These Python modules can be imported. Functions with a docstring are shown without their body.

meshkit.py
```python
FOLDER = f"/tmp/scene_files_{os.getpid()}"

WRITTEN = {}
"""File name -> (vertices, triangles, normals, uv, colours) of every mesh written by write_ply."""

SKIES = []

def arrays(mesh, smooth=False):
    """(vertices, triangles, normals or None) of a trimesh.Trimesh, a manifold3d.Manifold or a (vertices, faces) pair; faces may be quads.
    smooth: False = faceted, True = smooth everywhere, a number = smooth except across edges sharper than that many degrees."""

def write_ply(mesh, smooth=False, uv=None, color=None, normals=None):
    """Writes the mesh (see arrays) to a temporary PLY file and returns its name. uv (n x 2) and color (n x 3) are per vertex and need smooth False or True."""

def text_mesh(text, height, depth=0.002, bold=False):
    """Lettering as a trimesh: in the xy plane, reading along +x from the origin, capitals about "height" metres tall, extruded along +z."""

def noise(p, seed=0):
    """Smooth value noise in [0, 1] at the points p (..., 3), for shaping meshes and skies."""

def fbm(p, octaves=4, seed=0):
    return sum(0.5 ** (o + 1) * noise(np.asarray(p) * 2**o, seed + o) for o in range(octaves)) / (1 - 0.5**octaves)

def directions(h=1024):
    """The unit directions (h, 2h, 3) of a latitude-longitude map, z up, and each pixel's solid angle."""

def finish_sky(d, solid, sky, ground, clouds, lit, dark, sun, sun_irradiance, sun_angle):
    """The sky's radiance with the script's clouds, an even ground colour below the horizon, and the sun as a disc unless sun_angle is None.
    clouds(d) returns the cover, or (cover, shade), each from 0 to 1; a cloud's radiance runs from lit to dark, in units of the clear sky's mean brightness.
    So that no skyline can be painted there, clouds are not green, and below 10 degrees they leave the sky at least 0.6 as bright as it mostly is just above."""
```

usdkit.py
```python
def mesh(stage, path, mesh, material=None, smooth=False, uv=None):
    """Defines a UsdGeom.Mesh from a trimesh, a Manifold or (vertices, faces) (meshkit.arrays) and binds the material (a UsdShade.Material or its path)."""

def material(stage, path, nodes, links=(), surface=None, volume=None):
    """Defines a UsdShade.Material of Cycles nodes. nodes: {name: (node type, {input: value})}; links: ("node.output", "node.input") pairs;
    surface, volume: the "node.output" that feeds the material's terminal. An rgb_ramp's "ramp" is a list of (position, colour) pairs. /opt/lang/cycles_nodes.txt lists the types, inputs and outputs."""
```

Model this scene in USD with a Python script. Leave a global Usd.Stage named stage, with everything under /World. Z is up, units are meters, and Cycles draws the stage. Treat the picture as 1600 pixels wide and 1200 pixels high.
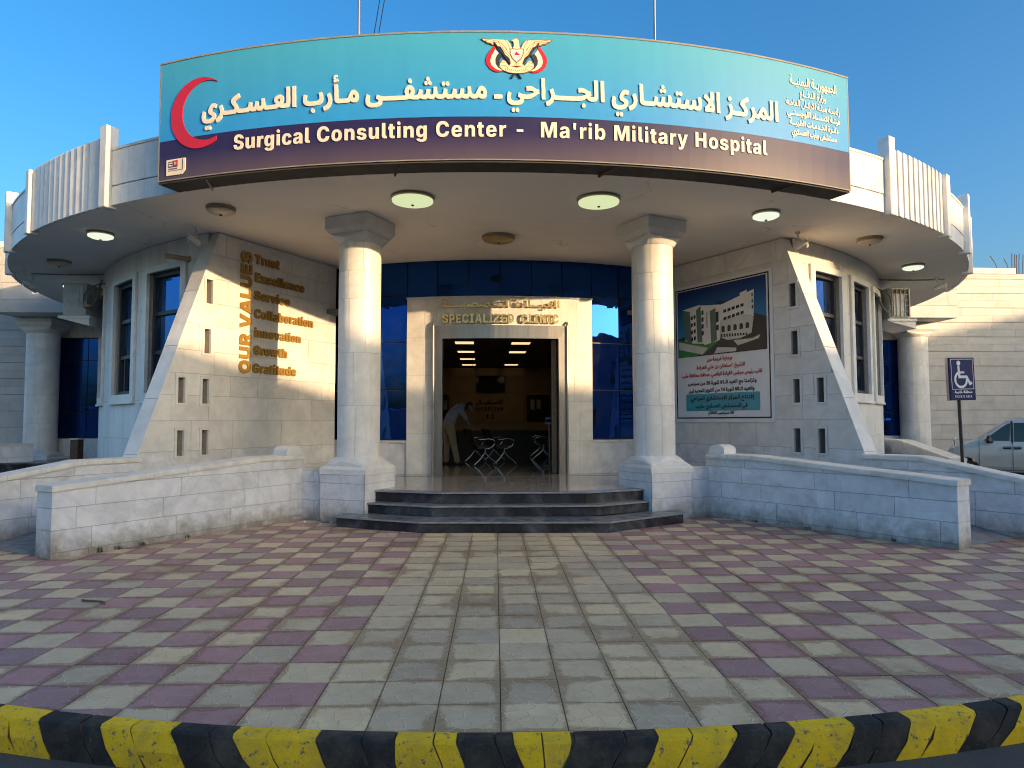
import glob, math, random
import numpy as np
import trimesh
import manifold3d as m3
from shapely import affinity, union_all
from shapely.geometry import Polygon, MultiPolygon, box, LineString, Point
from pxr import Usd, UsdGeom, UsdLux, UsdShade, Gf, Sdf, Vt
import usdkit, meshkit

random.seed(7)
rng = np.random.default_rng(7)
sin, cos, pi, rad = math.sin, math.cos, math.pi, math.radians

stage = Usd.Stage.CreateInMemory()
UsdGeom.SetStageUpAxis(stage, 'Z')
UsdGeom.Xform.Define(stage, '/World')
UsdGeom.Scope.Define(stage, '/World/Looks')

# ------------------------------------------------------------------ camera
EYE = (-0.412, 0.0, 1.6)
FWD = np.array([0.0423172, 0.99761878, 0.05446114])
RGT = np.array([0.99910421, -0.04224583, -0.00246155])
UPV = np.array([0.00015494, -0.05451652, 0.99851286])
cam = UsdGeom.Camera.Define(stage, '/World/camera')
M4 = Gf.Matrix4d(*RGT, 0, *UPV, 0, *(-FWD), 0, *EYE, 1)
UsdGeom.Xformable(cam).AddTransformOp().Set(M4)
cam.CreateFocalLengthAttr(24.0)
cam.CreateHorizontalApertureAttr(36.0)
cam.CreateVerticalApertureAttr(27.0)
cam.CreateClippingRangeAttr(Gf.Vec2f(0.05, 3000))
EXPOSURE = 1.54
cam.CreateExposureAttr(EXPOSURE)

# ------------------------------------------------------------------ sky and sun
SUN_AZ, SUN_EL = rad(51.0), rad(7.8)          # azimuth measured from -Y towards +X
SUN = np.array([sin(SUN_AZ) * cos(SUN_EL), -cos(SUN_AZ) * cos(SUN_EL), sin(SUN_EL)])
skymat = usdkit.material(stage, '/World/Looks/sky', {
    's': ('sky_texture', {'sky_type': 'single_scattering', 'sun_disc': False, 'sun_elevation': SUN_EL,
                          'sun_rotation': math.atan2(SUN[0], SUN[1]), 'altitude': 0.0, 'air_density': 1.0,
                          'aerosol_density': 4.3, 'ozone_density': 3.1}),
    'h': ('hsv', {'saturation': 1.24, 'value': 1.0}),
    'b': ('background_shader', {'strength': 0.15})}, [('s.color', 'h.color'), ('h.color', 'b.color')], surface='b.background')
dome = UsdLux.DomeLight.Define(stage, '/World/sky')
UsdShade.MaterialBindingAPI.Apply(dome.GetPrim()).Bind(skymat)
dome.GetPrim().SetCustomDataByKey('kind', 'structure')
sun = UsdLux.DistantLight.Define(stage, '/World/sun')
sun.CreateNormalizeAttr(True); sun.CreateIntensityAttr(0.62); sun.CreateAngleAttr(0.5)
sun.CreateColorAttr(Gf.Vec3f(1.0, 0.67, 0.36))
zx = SUN; xx = np.cross([0, 0, 1.0], zx); xx /= np.linalg.norm(xx); yx = np.cross(zx, xx)
UsdGeom.Xformable(sun).AddTransformOp().Set(Gf.Matrix4d(*xx, 0, *yx, 0, *zx, 0, 0, 0, 60, 1))

# ------------------------------------------------------------------ naming helpers
counts = {}
def numbered(parent, name):
    k = (str(parent), name); n = counts.get(k, 0); counts[k] = n + 1
    return f'{parent}/{name}' + (f'_{n:03d}' if n else '')
class Thing:
    def __init__(s, prim, loc, rz=0.0): s.prim, s.loc, s.rz, s.path = prim, np.array(loc, float), rz, str(prim.GetPath())
def tag(p, label=None, cat=None, group=None, kind=None):
    for k, v in (('label', label), ('category', cat), ('group', group), ('kind', kind)):
        if v: p.SetCustomDataByKey(k, v)
def thing(name, label, cat, loc=(0, 0, 0), rz=0.0, group=None):
    x = UsdGeom.Xform.Define(stage, numbered('/World', name))
    place(x.GetPrim(), loc, rz)
    tag(x.GetPrim(), label, cat, group)
    return Thing(x.GetPrim(), loc, rz)
def place(p, loc, rz=0.0, scale=(1, 1, 1)):
    m = Gf.Matrix4d().SetScale(Gf.Vec3d(*scale)) * Gf.Matrix4d().SetRotate(Gf.Rotation(Gf.Vec3d(0, 0, 1), math.degrees(rz))) * Gf.Matrix4d().SetTranslate(Gf.Vec3d(*map(float, loc)))
    p.CreateAttribute('xformOp:transform', Sdf.ValueTypeNames.Matrix4d).Set(m)
    p.CreateAttribute('xformOpOrder', Sdf.ValueTypeNames.TokenArray, False, Sdf.VariabilityUniform).Set(['xformOp:transform'])
def copy(t, loc, rz, label):
    was = t.prim.GetCustomData(); name = str(t.prim.GetName()); name = name[:-4] if name[-3:].isdigit() else name
    c = thing(name, label, was['category'], loc, rz, was.get('group'))
    c.prim.GetReferences().AddInternalReference(t.prim.GetPath()); c.prim.SetInstanceable(True)
    return c
def tm(m):
    if hasattr(m, 'to_mesh'):
        g = m.to_mesh(); return trimesh.Trimesh(np.array(g.vert_properties[:, :3], float), np.array(g.tri_verts), process=False)
    return m
def part(parent, name, m, mat, smooth=False, label=None, kind=None, world=True):
    """A mesh below a thing (or below a part). World coordinates unless world=False."""
    if isinstance(m, (list, tuple)): m = trimesh.util.concatenate([tm(x) for x in m])
    m = tm(m)
    if world:
        m = m.copy(); m.apply_translation(-parent.loc)
        if parent.rz: m.apply_transform(trimesh.transformations.rotation_matrix(-parent.rz, [0, 0, 1]))
    p = usdkit.mesh(stage, numbered(parent.path, name), m, mat, smooth=smooth).GetPrim()
    tag(p, label, None, None, kind)
    return Thing(p, parent.loc, parent.rz)
def struct(name, m, mat, smooth=False):
    if isinstance(m, (list, tuple)): m = trimesh.util.concatenate([tm(x) for x in m])
    p = usdkit.mesh(stage, numbered('/World', name), m, mat, smooth=smooth).GetPrim()
    tag(p, kind='structure'); return Thing(p, (0, 0, 0))

# ------------------------------------------------------------------ materials
def mat(name, a, b=None, scale=3.0, detail=5.0, rough=0.5, metal=0.0, bump=0.0, bscale=60.0, rand=0.0, spec=0.5, lo=0.35, hi=0.65,
        vein=None, vscale=1.2, dirt=None, dscale=1.4, dlo=.55, dhi=.75, rvar=0.0, stretch=(1, 1, 1), coat=0.0, splash=None):
    b = b if b is not None else tuple(min(1, x * 0.86) for x in a)
    n = {'g': ('geometry', {}), 'm': ('mapping', {'scale': stretch}), 'n': ('noise_texture', {'scale': scale, 'detail': detail, 'roughness': 0.62}),
         'r': ('rgb_ramp', {'ramp': [(lo, a), (hi, b)]}),
         'p': ('principled_bsdf', {'roughness': rough, 'metallic': metal, 'specular_ior_level': spec, 'coat_weight': coat})}
    l = [('g.position', 'm.vector'), ('m.vector', 'n.vector'), ('n.fac', 'r.fac')]
    cur = 'r.color'
    if vein:
        n['v'] = ('noise_texture', {'scale': vscale, 'detail': 6.0, 'roughness': 0.55, 'distortion': 1.6})
        n['vr'] = ('rgb_ramp', {'ramp': [(0.40, (0, 0, 0)), (0.485, (.55, .55, .55)), (0.5, (1, 1, 1)), (0.515, (.55, .55, .55)), (0.60, (0, 0, 0))]})
        n['vm'] = ('math', {'math_type': 'multiply', 'value2': vein[1]})
        n['vx'] = ('mix_color', {'b': vein[0]})
        l += [('m.vector', 'v.vector'), ('v.fac', 'vr.fac'), ('vr.color', 'vm.value1'), ('vm.value', 'vx.fac'), (cur, 'vx.a')]; cur = 'vx.result'
    if dirt:
        n['d'] = ('noise_texture', {'scale': dscale, 'detail': 8.0, 'roughness': 0.68})
        n['dr'] = ('rgb_ramp', {'ramp': [(dlo, (0, 0, 0)), (dhi, (1, 1, 1))]})
        n['dm'] = ('math', {'math_type': 'multiply', 'value2': dirt[1]})
        n['dx'] = ('mix_color', {'b': dirt[0]})
        l += [('g.position', 'd.vector'), ('d.fac', 'dr.fac'), ('dr.color', 'dm.value1'), ('dm.value', 'dx.fac'), (cur, 'dx.a')]; cur = 'dx.result'
    if splash:      # splashes and rising damp at the foot of a wall, ragged
        n['sz'] = ('separate_xyz', {}); n['sn'] = ('noise_texture', {'scale': 5.0, 'detail': 8.0, 'roughness': .7}); n['sa'] = ('math', {'math_type': 'multiply_add', 'value2': -.75})
        n['sr'] = ('map_range', {'from_min': -.06, 'from_max': -.40, 'to_min': 0.0, 'to_max': 1.0, 'clamp': True}); n['sm'] = ('math', {'math_type': 'multiply', 'value2': splash[1]}); n['sx'] = ('mix_color', {'b': splash[0]})
        l += [('g.position', 'sz.vector'), ('g.position', 'sn.vector'), ('sn.fac', 'sa.value1'), ('sz.z', 'sa.value3'), ('sa.value', 'sr.value'), ('sr.result', 'sm.value1'), ('sm.value', 'sx.fac'), (cur, 'sx.a')]; cur = 'sx.result'
    if rand:
        n['o'] = ('object_info', {}); n['om'] = ('map_range', {'to_min': 1 - rand, 'to_max': 1 + rand})
        n['hv'] = ('hsv', {})
        l += [('o.random', 'om.value'), ('om.result', 'hv.value'), (cur, 'hv.color')]; cur = 'hv.color'
    l.append((cur, 'p.base_color'))
    if rvar:
        n['rm'] = ('map_range', {'from_min': 0.3, 'from_max': 0.7, 'to_min': max(0.02, rough - rvar), 'to_max': min(1, rough + rvar)})
        l += [('n.fac', 'rm.value'), ('rm.result', 'p.roughness')]
    if bump:
        n['bn'] = ('noise_texture', {'scale': bscale, 'detail': 4.0}); n['bp'] = ('bump', {'strength': 0.6, 'distance': bump})
        l += [('g.position', 'bn.vector'), ('bn.fac', 'bp.height'), ('bp.normal', 'p.normal')]
    return usdkit.material(stage, '/World/Looks/' + name, n, l, surface='p.BSDF')
def emit(name, col, strength):
    return usdkit.material(stage, '/World/Looks/' + name, {'e': ('emission', {'color': col, 'strength': strength})}, [], surface='e.emission')

WINGSTONE = mat('wing_stone', (.44, .43, .41), (.37, .36, .34), scale=2.2, rough=.5, bump=.0015, rand=.06, dirt=((.38, .33, .27), .4), dscale=1.0)  # same stone as the other walls, coloured darker to offset the strong sun
MARBLE = mat('white_marble', (.74, .725, .69), (.62, .61, .58), scale=2.6, rough=.42, bump=.0015, bscale=45, rand=.045, vein=((.40, .40, .41), .26), vscale=1.1,
             dirt=((.45, .40, .32), .35), dscale=1.1, dlo=.58, dhi=.8)
MARBLE_LOW = mat('stained_marble', (.74, .745, .75), (.61, .615, .63), scale=3.4, rough=.5, bump=.002, bscale=40, rand=.06, vein=((.38, .39, .42), .34), vscale=1.3,
                 dirt=((.33, .28, .20), .55), dscale=1.6, dlo=.52, dhi=.76, splash=((.20, .165, .11), .85))
COPING = mat('coping_stone', (.70, .67, .61), (.58, .55, .49), scale=5, rough=.55, bump=.002, rand=.05, dirt=((.35, .30, .23), .5), dscale=3)
STRIP = mat('strip_stone', (.70, .68, .64), (.61, .59, .56), scale=2, rough=.5, bump=.0015, rand=.07, stretch=(2.5, 2.5, .5), dirt=((.4, .36, .3), .35), dscale=1.3)
MORTAR = mat('mortar', (.34, .31, .27), (.24, .22, .19), scale=14, rough=.9)
def soffitmat():
    n = {'g': ('geometry', {}), 'c': ('noise_texture', {'scale': .55, 'detail': 7.0, 'roughness': .6}), 'r': ('rgb_ramp', {'ramp': [(.36, (.83, .78, .70)), (.56, (.80, .75, .67)), (.74, (.72, .66, .58))]}),
         'w': ('noise_texture', {'scale': 1.7, 'detail': 5.0}), 'ws': ('vector_math', {'math_type': 'scale', 'scale': .9}), 'wa': ('vector_math', {'math_type': 'add'}),
         'v': ('voronoi_texture', {'feature': 'distance_to_edge', 'scale': .33}), 'vr': ('map_range', {'from_min': 0.0, 'from_max': .006, 'to_min': .5, 'to_max': 0.0, 'clamp': True}),
         'k': ('noise_texture', {'scale': .8, 'detail': 2.0}), 'kr': ('map_range', {'from_min': .48, 'from_max': .60, 'clamp': True}), 'km': ('math', {'math_type': 'multiply'}), 'x': ('mix_color', {'b': (.30, .25, .20)}),
         'sp': ('noise_texture', {'scale': 7.0, 'detail': 6.0, 'roughness': .75}), 'sr': ('map_range', {'from_min': .64, 'from_max': .78, 'to_min': 0.0, 'to_max': .35, 'clamp': True}), 'x2': ('mix_color', {'b': (.45, .38, .30)}),
         'bn': ('noise_texture', {'scale': 11.0, 'detail': 4.0}), 'bp': ('bump', {'strength': .6, 'distance': .004}), 'p': ('principled_bsdf', {'roughness': .85, 'specular_ior_level': .2})}
    l = [('g.position', 'c.vector'), ('c.fac', 'r.fac'), ('g.position', 'w.vector'), ('w.color', 'ws.vector1'), ('ws.vector', 'wa.vector1'), ('g.position', 'wa.vector2'), ('wa.vector', 'v.vector'), ('v.distance', 'vr.value'),
         ('g.position', 'k.vector'), ('k.fac', 'kr.value'), ('kr.result', 'km.value1'), ('vr.result', 'km.value2'), ('km.value', 'x.fac'), ('r.color', 'x.a'), ('g.position', 'sp.vector'), ('sp.fac', 'sr.value'), ('sr.result', 'x2.fac'), ('x.result', 'x2.a'), ('x2.result', 'p.base_color'),
         ('g.position', 'bn.vector'), ('bn.fac', 'bp.height'), ('bp.normal', 'p.normal')]
    return usdkit.material(stage, '/World/Looks/soffit_plaster', n, l, surface='p.BSDF')
SOFFIT = soffitmat()
PLASTER = mat('roof_plaster', (.55, .52, .47), scale=1.2, rough=.85)
TILEMAT = {}
BLACKSTONE = mat('black_marble', (.012, .013, .017), (.022, .023, .028), scale=6, rough=.22, rvar=.06, vein=((.20, .21, .23), .35), vscale=.5, spec=.3, dirt=((.05, .047, .042), .35), dscale=2.2)
TREAD = mat('tread_marble', (.05, .055, .062), (.085, .09, .095), scale=5, rough=.3, rvar=.1, vein=((.25, .25, .26), .4), vscale=.5, dirt=((.17, .16, .14), .6), dscale=2.5, dlo=.45)
NOSING = mat('nosing_marble', (.19, .20, .21), (.27, .27, .28), scale=9, rough=.3)  # step marble painted lighter: light caught on the front edges, put into the colour
GRANITE = mat('polished_granite', (.17, .145, .12), (.24, .21, .18), scale=7, detail=8, rough=.09, rvar=.05, dirt=((.30, .27, .22), .5), dscale=1.3)
GRANITE_IN = mat('lobby_granite', (.10, .085, .07), (.15, .13, .11), scale=7, detail=8, rough=.07, rvar=.03)
STEEL = mat('brushed_steel', (.36, .35, .335), (.28, .27, .26), scale=9, rough=.32, metal=.85, stretch=(1, 1, .08))
CHROME = mat('chrome', (.75, .75, .76), rough=.12, metal=1.0)
GOLD = mat('gold_paint', (.40, .235, .045), (.32, .18, .03), scale=4, rough=.42, metal=.35)
BRASS = mat('brass', (.72, .56, .26), (.55, .40, .16), scale=8, rough=.26, metal=.9)
ALU = mat('dark_aluminium', (.018, .018, .02), (.03, .03, .03), rough=.4)
ALU_WORN = mat('worn_aluminium', (.03, .028, .026), (.20, .18, .14), scale=14, lo=.5, hi=.7, rough=.5)
IRON = mat('rusty_iron', (.10, .05, .03), (.17, .10, .06), scale=20, rough=.8)
BLACK = mat('black_paint', (.012, .012, .014), (.02, .02, .022), rough=.4)
RUBBER = mat('rubber', (.02, .02, .02), rough=.8)
ACMETAL = mat('unit_casing', (.50, .49, .46), (.42, .41, .38), scale=5, rough=.5, dirt=((.28, .25, .2), .4), dscale=5)
PVC = mat('old_pvc', (.38, .27, .18), (.30, .21, .14), scale=8, rough=.6)
CABLE = mat('cable_grey', (.16, .15, .14), rough=.7)
WHITEPL = mat('white_plastic', (.72, .70, .66), (.62, .60, .55), scale=8, rough=.4)
ASPHALT = mat('asphalt', (.040, .040, .042), (.062, .060, .058), scale=90, detail=6, rough=.9, bump=.006, bscale=170, dirt=((.10, .09, .075), .5), dscale=1.2)
BEDDING = mat('tile_bedding', (.22, .18, .135), (.13, .105, .08), scale=11, rough=.95)
SIGNBLUE = mat('navy_sign', (.012, .02, .085), (.016, .026, .10), rough=.5, spec=.15)
SIGNWHITE = mat('sign_white', (.62, .65, .72), rough=.5)
LETTERCREAM = mat('sign_letter', (.66, .58, .47), (.62, .54, .43), scale=3, rough=.5)
CRESCENT = mat('crescent_red', (.43, .010, .028), (.39, .010, .025), scale=2, rough=.42)
SIGNEDGE = mat('sign_edge', (.17, .165, .155), (.24, .22, .195), scale=6, rough=.6)
SIGNUNDER = mat('sign_underside', (.03, .026, .022), (.05, .045, .04), scale=5, rough=.8)
DARKTILE = mat('dark_fascia', (.015, .02, .04), (.035, .04, .055), scale=5, rough=.25, rand=.2)
CAR = mat('car_paint', (.46, .46, .44), (.45, .45, .43), rough=.33, metal=.45, coat=.6, spec=.6)
CARGLASS = mat('car_glass', (.02, .035, .03), rough=.06, spec=.7)
LAMPGLASS = mat('headlamp', (.5, .5, .5), rough=.1, spec=.8)
BEIGE = mat('lobby_wall', (.50, .36, .18), (.44, .31, .15), scale=1.4, rough=.5)
BEIGE2 = mat('lobby_panel', (.55, .40, .20), (.48, .34, .17), scale=1.6, rough=.4)
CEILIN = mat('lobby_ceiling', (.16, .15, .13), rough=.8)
DARKDOOR = mat('dark_door', (.016, .018, .024), rough=.4)
PAPER = mat('paper', (.62, .66, .70), rough=.7)
SKIN = mat('skin', (.32, .18, .11), rough=.55)
SHIRT = mat('grey_shirt', (.34, .36, .40), (.26, .28, .31), scale=9, rough=.85, bump=.004, bscale=22)
PANTS = mat('beige_trousers', (.46, .36, .23), (.38, .29, .18), scale=8, rough=.85, bump=.004, bscale=18)
HAIR = mat('dark_hair', (.012, .01, .009), rough=.6)
SHOE = mat('dark_shoe', (.02, .017, .015), rough=.5)
SEATBLK = mat('black_seat', (.014, .014, .016), rough=.4)
OPPWALL = mat('opposite_render', (.42, .35, .26), (.36, .30, .22), scale=1.0, rough=.85)
LEAF = mat('leaf', (.05, .085, .025), (.03, .06, .018), scale=2, rough=.6, rand=.2)
BARK = mat('bark', (.10, .07, .045), (.06, .045, .03), scale=9, rough=.9)
YELLOWP = None
LAMP_ON = emit('lamp_on', (.90, 1.0, .56), .27)
LAMP_DIM = emit('lamp_bright', (.95, 1.0, .80), .33)
LAMP_OFF = mat('amber_diffuser', (.44, .30, .12), (.38, .26, .10), scale=6, rough=.35)
PANEL_ON = emit('panel_on', (1.0, .70, .36), .40)
LAMPRIM = mat('lamp_rim', (.30, .24, .16), rough=.45)

# blue mirror glass: a dark body with a strong blue-tinted reflection
def mirror(name, tint, body, fres=.75, rough=.01, wob=.0, dust=.10):
    n = {'gl': ('glossy_bsdf', {'color': tint, 'roughness': rough}), 'df': ('diffuse_bsdf', {'color': body}), 'mx': ('mix_closure', {'fac': fres}),
         'g': ('geometry', {}), 'n': ('noise_texture', {'scale': 1.3, 'detail': 2.0}), 'b': ('bump', {'strength': .5, 'distance': wob}),
         'd': ('noise_texture', {'scale': 2.4, 'detail': 9.0, 'roughness': .75}), 'dr': ('map_range', {'from_min': .42, 'from_max': .72, 'to_min': 0.0, 'to_max': dust, 'clamp': True}),
         'du': ('diffuse_bsdf', {'color': (.30, .34, .40)}), 'm2': ('mix_closure', {})}
    l = [('df.BSDF', 'mx.closure1'), ('gl.BSDF', 'mx.closure2'), ('g.position', 'n.vector'), ('n.fac', 'b.height'), ('b.normal', 'gl.normal'),
         ('g.position', 'd.vector'), ('d.fac', 'dr.value'), ('dr.result', 'm2.fac'), ('mx.closure', 'm2.closure1'), ('du.BSDF', 'm2.closure2')]
    return usdkit.material(stage, '/World/Looks/' + name, n, l, surface='m2.closure')
BLUEGLASS = mirror('blue_glass', (.013, .072, .33), (.003, .006, .018), .86, wob=.009, dust=.03)
WINGLASS = mirror('window_glass', (.06, .19, .52), (.008, .010, .014), .75, wob=.004)

# paving tiles with a moulded crazy pattern, worn rims; everything in the grid of the paving
AL = rad(1.006); TW = .351; TO = np.array([-.319, 3.615])
TU = np.array([cos(AL), -sin(AL)]); TV = np.array([sin(AL), cos(AL)])
def tilemat(name, a, b, rim, worn):
    n = {'g': ('geometry', {}), 'sub': ('vector_math', {'math_type': 'subtract', 'vector2': (TO[0], TO[1], 0)}),
         'rot': ('vector_rotate', {'rotate_type': 'z_axis', 'angle': AL}),
         'sc': ('vector_math', {'math_type': 'scale', 'scale': 1 / TW}), 'fr': ('vector_math', {'math_type': 'fraction'}),
         'fl': ('vector_math', {'math_type': 'floor'}), 'wn': ('white_noise_texture', {'dimensions': '2D'}),
         'nd': ('noise_texture', {'scale': 3.2, 'detail': 2.0}),
         'nds': ('vector_math', {'math_type': 'scale', 'scale': .16}), 'fd': ('vector_math', {'math_type': 'add'}),
         'vo': ('voronoi_texture', {'dimensions': '2D', 'feature': 'distance_to_edge', 'scale': 3.1, 'randomness': 1.0}),
         'vr': ('map_range', {'from_min': 0.0, 'from_max': .055, 'to_min': 1.0, 'to_max': 0.0, 'clamp': True}),
         'xyz': ('separate_xyz', {}),
         'ax': ('math', {'math_type': 'pingpong', 'value2': .5}), 'ay': ('math', {'math_type': 'pingpong', 'value2': .5}),
         'mn': ('math', {'math_type': 'minimum'}),
         'dn': ('noise_texture', {'scale': 1.1, 'detail': 6.0, 'roughness': .65}),
         'dn2': ('noise_texture', {'scale': 9.0, 'detail': 4.0, 'roughness': .6}),
         'w1': ('math', {'math_type': 'multiply_add', 'value2': 1.0, 'value3': -.50}),
         'w2': ('math', {'math_type': 'multiply_add', 'value2': .16}),
         'df': ('math', {'math_type': 'subtract'}),
         'st': ('map_range', {'from_min': .05, 'from_max': -.02, 'to_min': 0.0, 'to_max': 1.0, 'clamp': True}),
         'stm': ('math', {'math_type': 'multiply', 'value2': .66}),
         'base': ('noise_texture', {'scale': 5.0, 'detail': 7.0, 'roughness': .7}),
         'rp': ('rgb_ramp', {'ramp': [(.32, a), (.68, b)]}),
         'hm': ('map_range', {'to_min': .74, 'to_max': 1.20}), 'hv': ('hsv', {}),
         'sm': ('map_range', {'to_min': .86, 'to_max': 1.08}),
         'x1': ('mix_color', {'b': rim}), 'lm': ('math', {'math_type': 'multiply', 'value2': .5}), 'x2': ('mix_color', {'b': worn}),
         'ls': ('map_range', {'from_min': .54, 'from_max': .70, 'to_min': 0.0, 'to_max': .5, 'clamp': True}), 'x3': ('mix_color', {'b': rim}), 'bp': ('bump', {'strength': .7, 'distance': .004}), 'fine': ('noise_texture', {'scale': 120.0, 'detail': 3.0}),
         'hh': ('math', {'math_type': 'multiply_add', 'value2': .25}),
         'p': ('principled_bsdf', {'roughness': .52, 'specular_ior_level': .35})}
    l = [('g.position', 'sub.vector1'), ('sub.vector', 'rot.vector'), ('rot.vector', 'sc.vector1'), ('sc.vector', 'fr.vector1'), ('sc.vector', 'fl.vector1'),
         ('fl.vector', 'wn.vector'), ('fr.vector', 'nd.vector'), ('nd.color', 'nds.vector1'), ('nds.vector', 'fd.vector1'), ('fr.vector', 'fd.vector2'), ('fd.vector', 'vo.vector'),
         ('vo.distance', 'vr.value'), ('fr.vector', 'xyz.vector'), ('xyz.x', 'ax.value1'), ('xyz.y', 'ay.value1'), ('ax.value', 'mn.value1'), ('ay.value', 'mn.value2'),
         ('g.position', 'dn.vector'), ('g.position', 'dn2.vector'), ('dn.fac', 'w1.value1'), ('dn2.fac', 'w2.value1'), ('w1.value', 'w2.value3'),
         ('mn.value', 'df.value1'), ('w2.value', 'df.value2'), ('df.value', 'st.value'), ('st.result', 'stm.value1'),
         ('g.position', 'base.vector'), ('base.fac', 'rp.fac'), ('wn.value', 'hm.value'), ('hm.result', 'hv.value'), ('wn.value', 'sm.value'), ('sm.result', 'hv.saturation'), ('rp.color', 'hv.color'),
         ('hv.color', 'x1.a'), ('stm.value', 'x1.fac'), ('vr.result', 'lm.value1'), ('lm.value', 'x2.fac'), ('x1.result', 'x2.a'), ('dn.fac', 'ls.value'), ('ls.result', 'x3.fac'), ('x2.result', 'x3.a'), ('x3.result', 'p.base_color'),
         ('g.position', 'fine.vector'), ('fine.fac', 'hh.value1'), ('vr.result', 'hh.value3'), ('hh.value', 'bp.height'), ('bp.normal', 'p.normal')]
    return usdkit.material(stage, '/World/Looks/' + name, n, l, surface='p.BSDF')
TILE_CREAM = tilemat('cream_tile', (.55, .435, .28), (.43, .33, .205), (.22, .14, .07), (.62, .54, .40))
TILE_RED = tilemat('red_tile', (.345, .20, .19), (.275, .145, .14), (.15, .07, .055), (.43, .30, .27))

# kerb paint with chips through to grey concrete
def kerbpaint(name, col, col2, chip):
    n = {'g': ('geometry', {}), 'n': ('noise_texture', {'scale': 7.0, 'detail': 8.0, 'roughness': .7}), 'r': ('rgb_ramp', {'ramp': [(.35, col), (.65, col2)]}),
         'c': ('noise_texture', {'scale': 26.0, 'detail': 8.0, 'roughness': .75}), 'cr': ('rgb_ramp', {'ramp': [(chip, (0, 0, 0)), (chip + .05, (1, 1, 1))]}),
         'x': ('mix_color', {'b': (.13, .12, .10)}), 'q': ('noise_texture', {'scale': 3.1, 'detail': 7.0, 'roughness': .7}), 'qr': ('map_range', {'from_min': .46, 'from_max': .74, 'to_min': 0.0, 'to_max': .55, 'clamp': True}), 'y': ('mix_color', {'b': (.17, .135, .09)}), 'bp': ('bump', {'strength': .7, 'distance': .006}), 'f': ('noise_texture', {'scale': 55.0, 'detail': 6.0}),
         'p': ('principled_bsdf', {'roughness': .7, 'specular_ior_level': .2})}
    l = [('g.position', 'n.vector'), ('n.fac', 'r.fac'), ('g.position', 'c.vector'), ('c.fac', 'cr.fac'), ('cr.color', 'x.fac'), ('r.color', 'x.a'), ('g.position', 'q.vector'), ('q.fac', 'qr.value'), ('qr.result', 'y.fac'), ('x.result', 'y.a'), ('y.result', 'p.base_color'),
         ('g.position', 'f.vector'), ('f.fac', 'bp.height'), ('bp.normal', 'p.normal')]
    return usdkit.material(stage, '/World/Looks/' + name, n, l, surface='p.BSDF')
KYEL = kerbpaint('yellow_kerb_paint', (.80, .50, .012), (.66, .41, .014), .57)
KBLK = kerbpaint('black_kerb_paint', (.017, .0165, .0155), (.030, .028, .026), .63)

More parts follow.
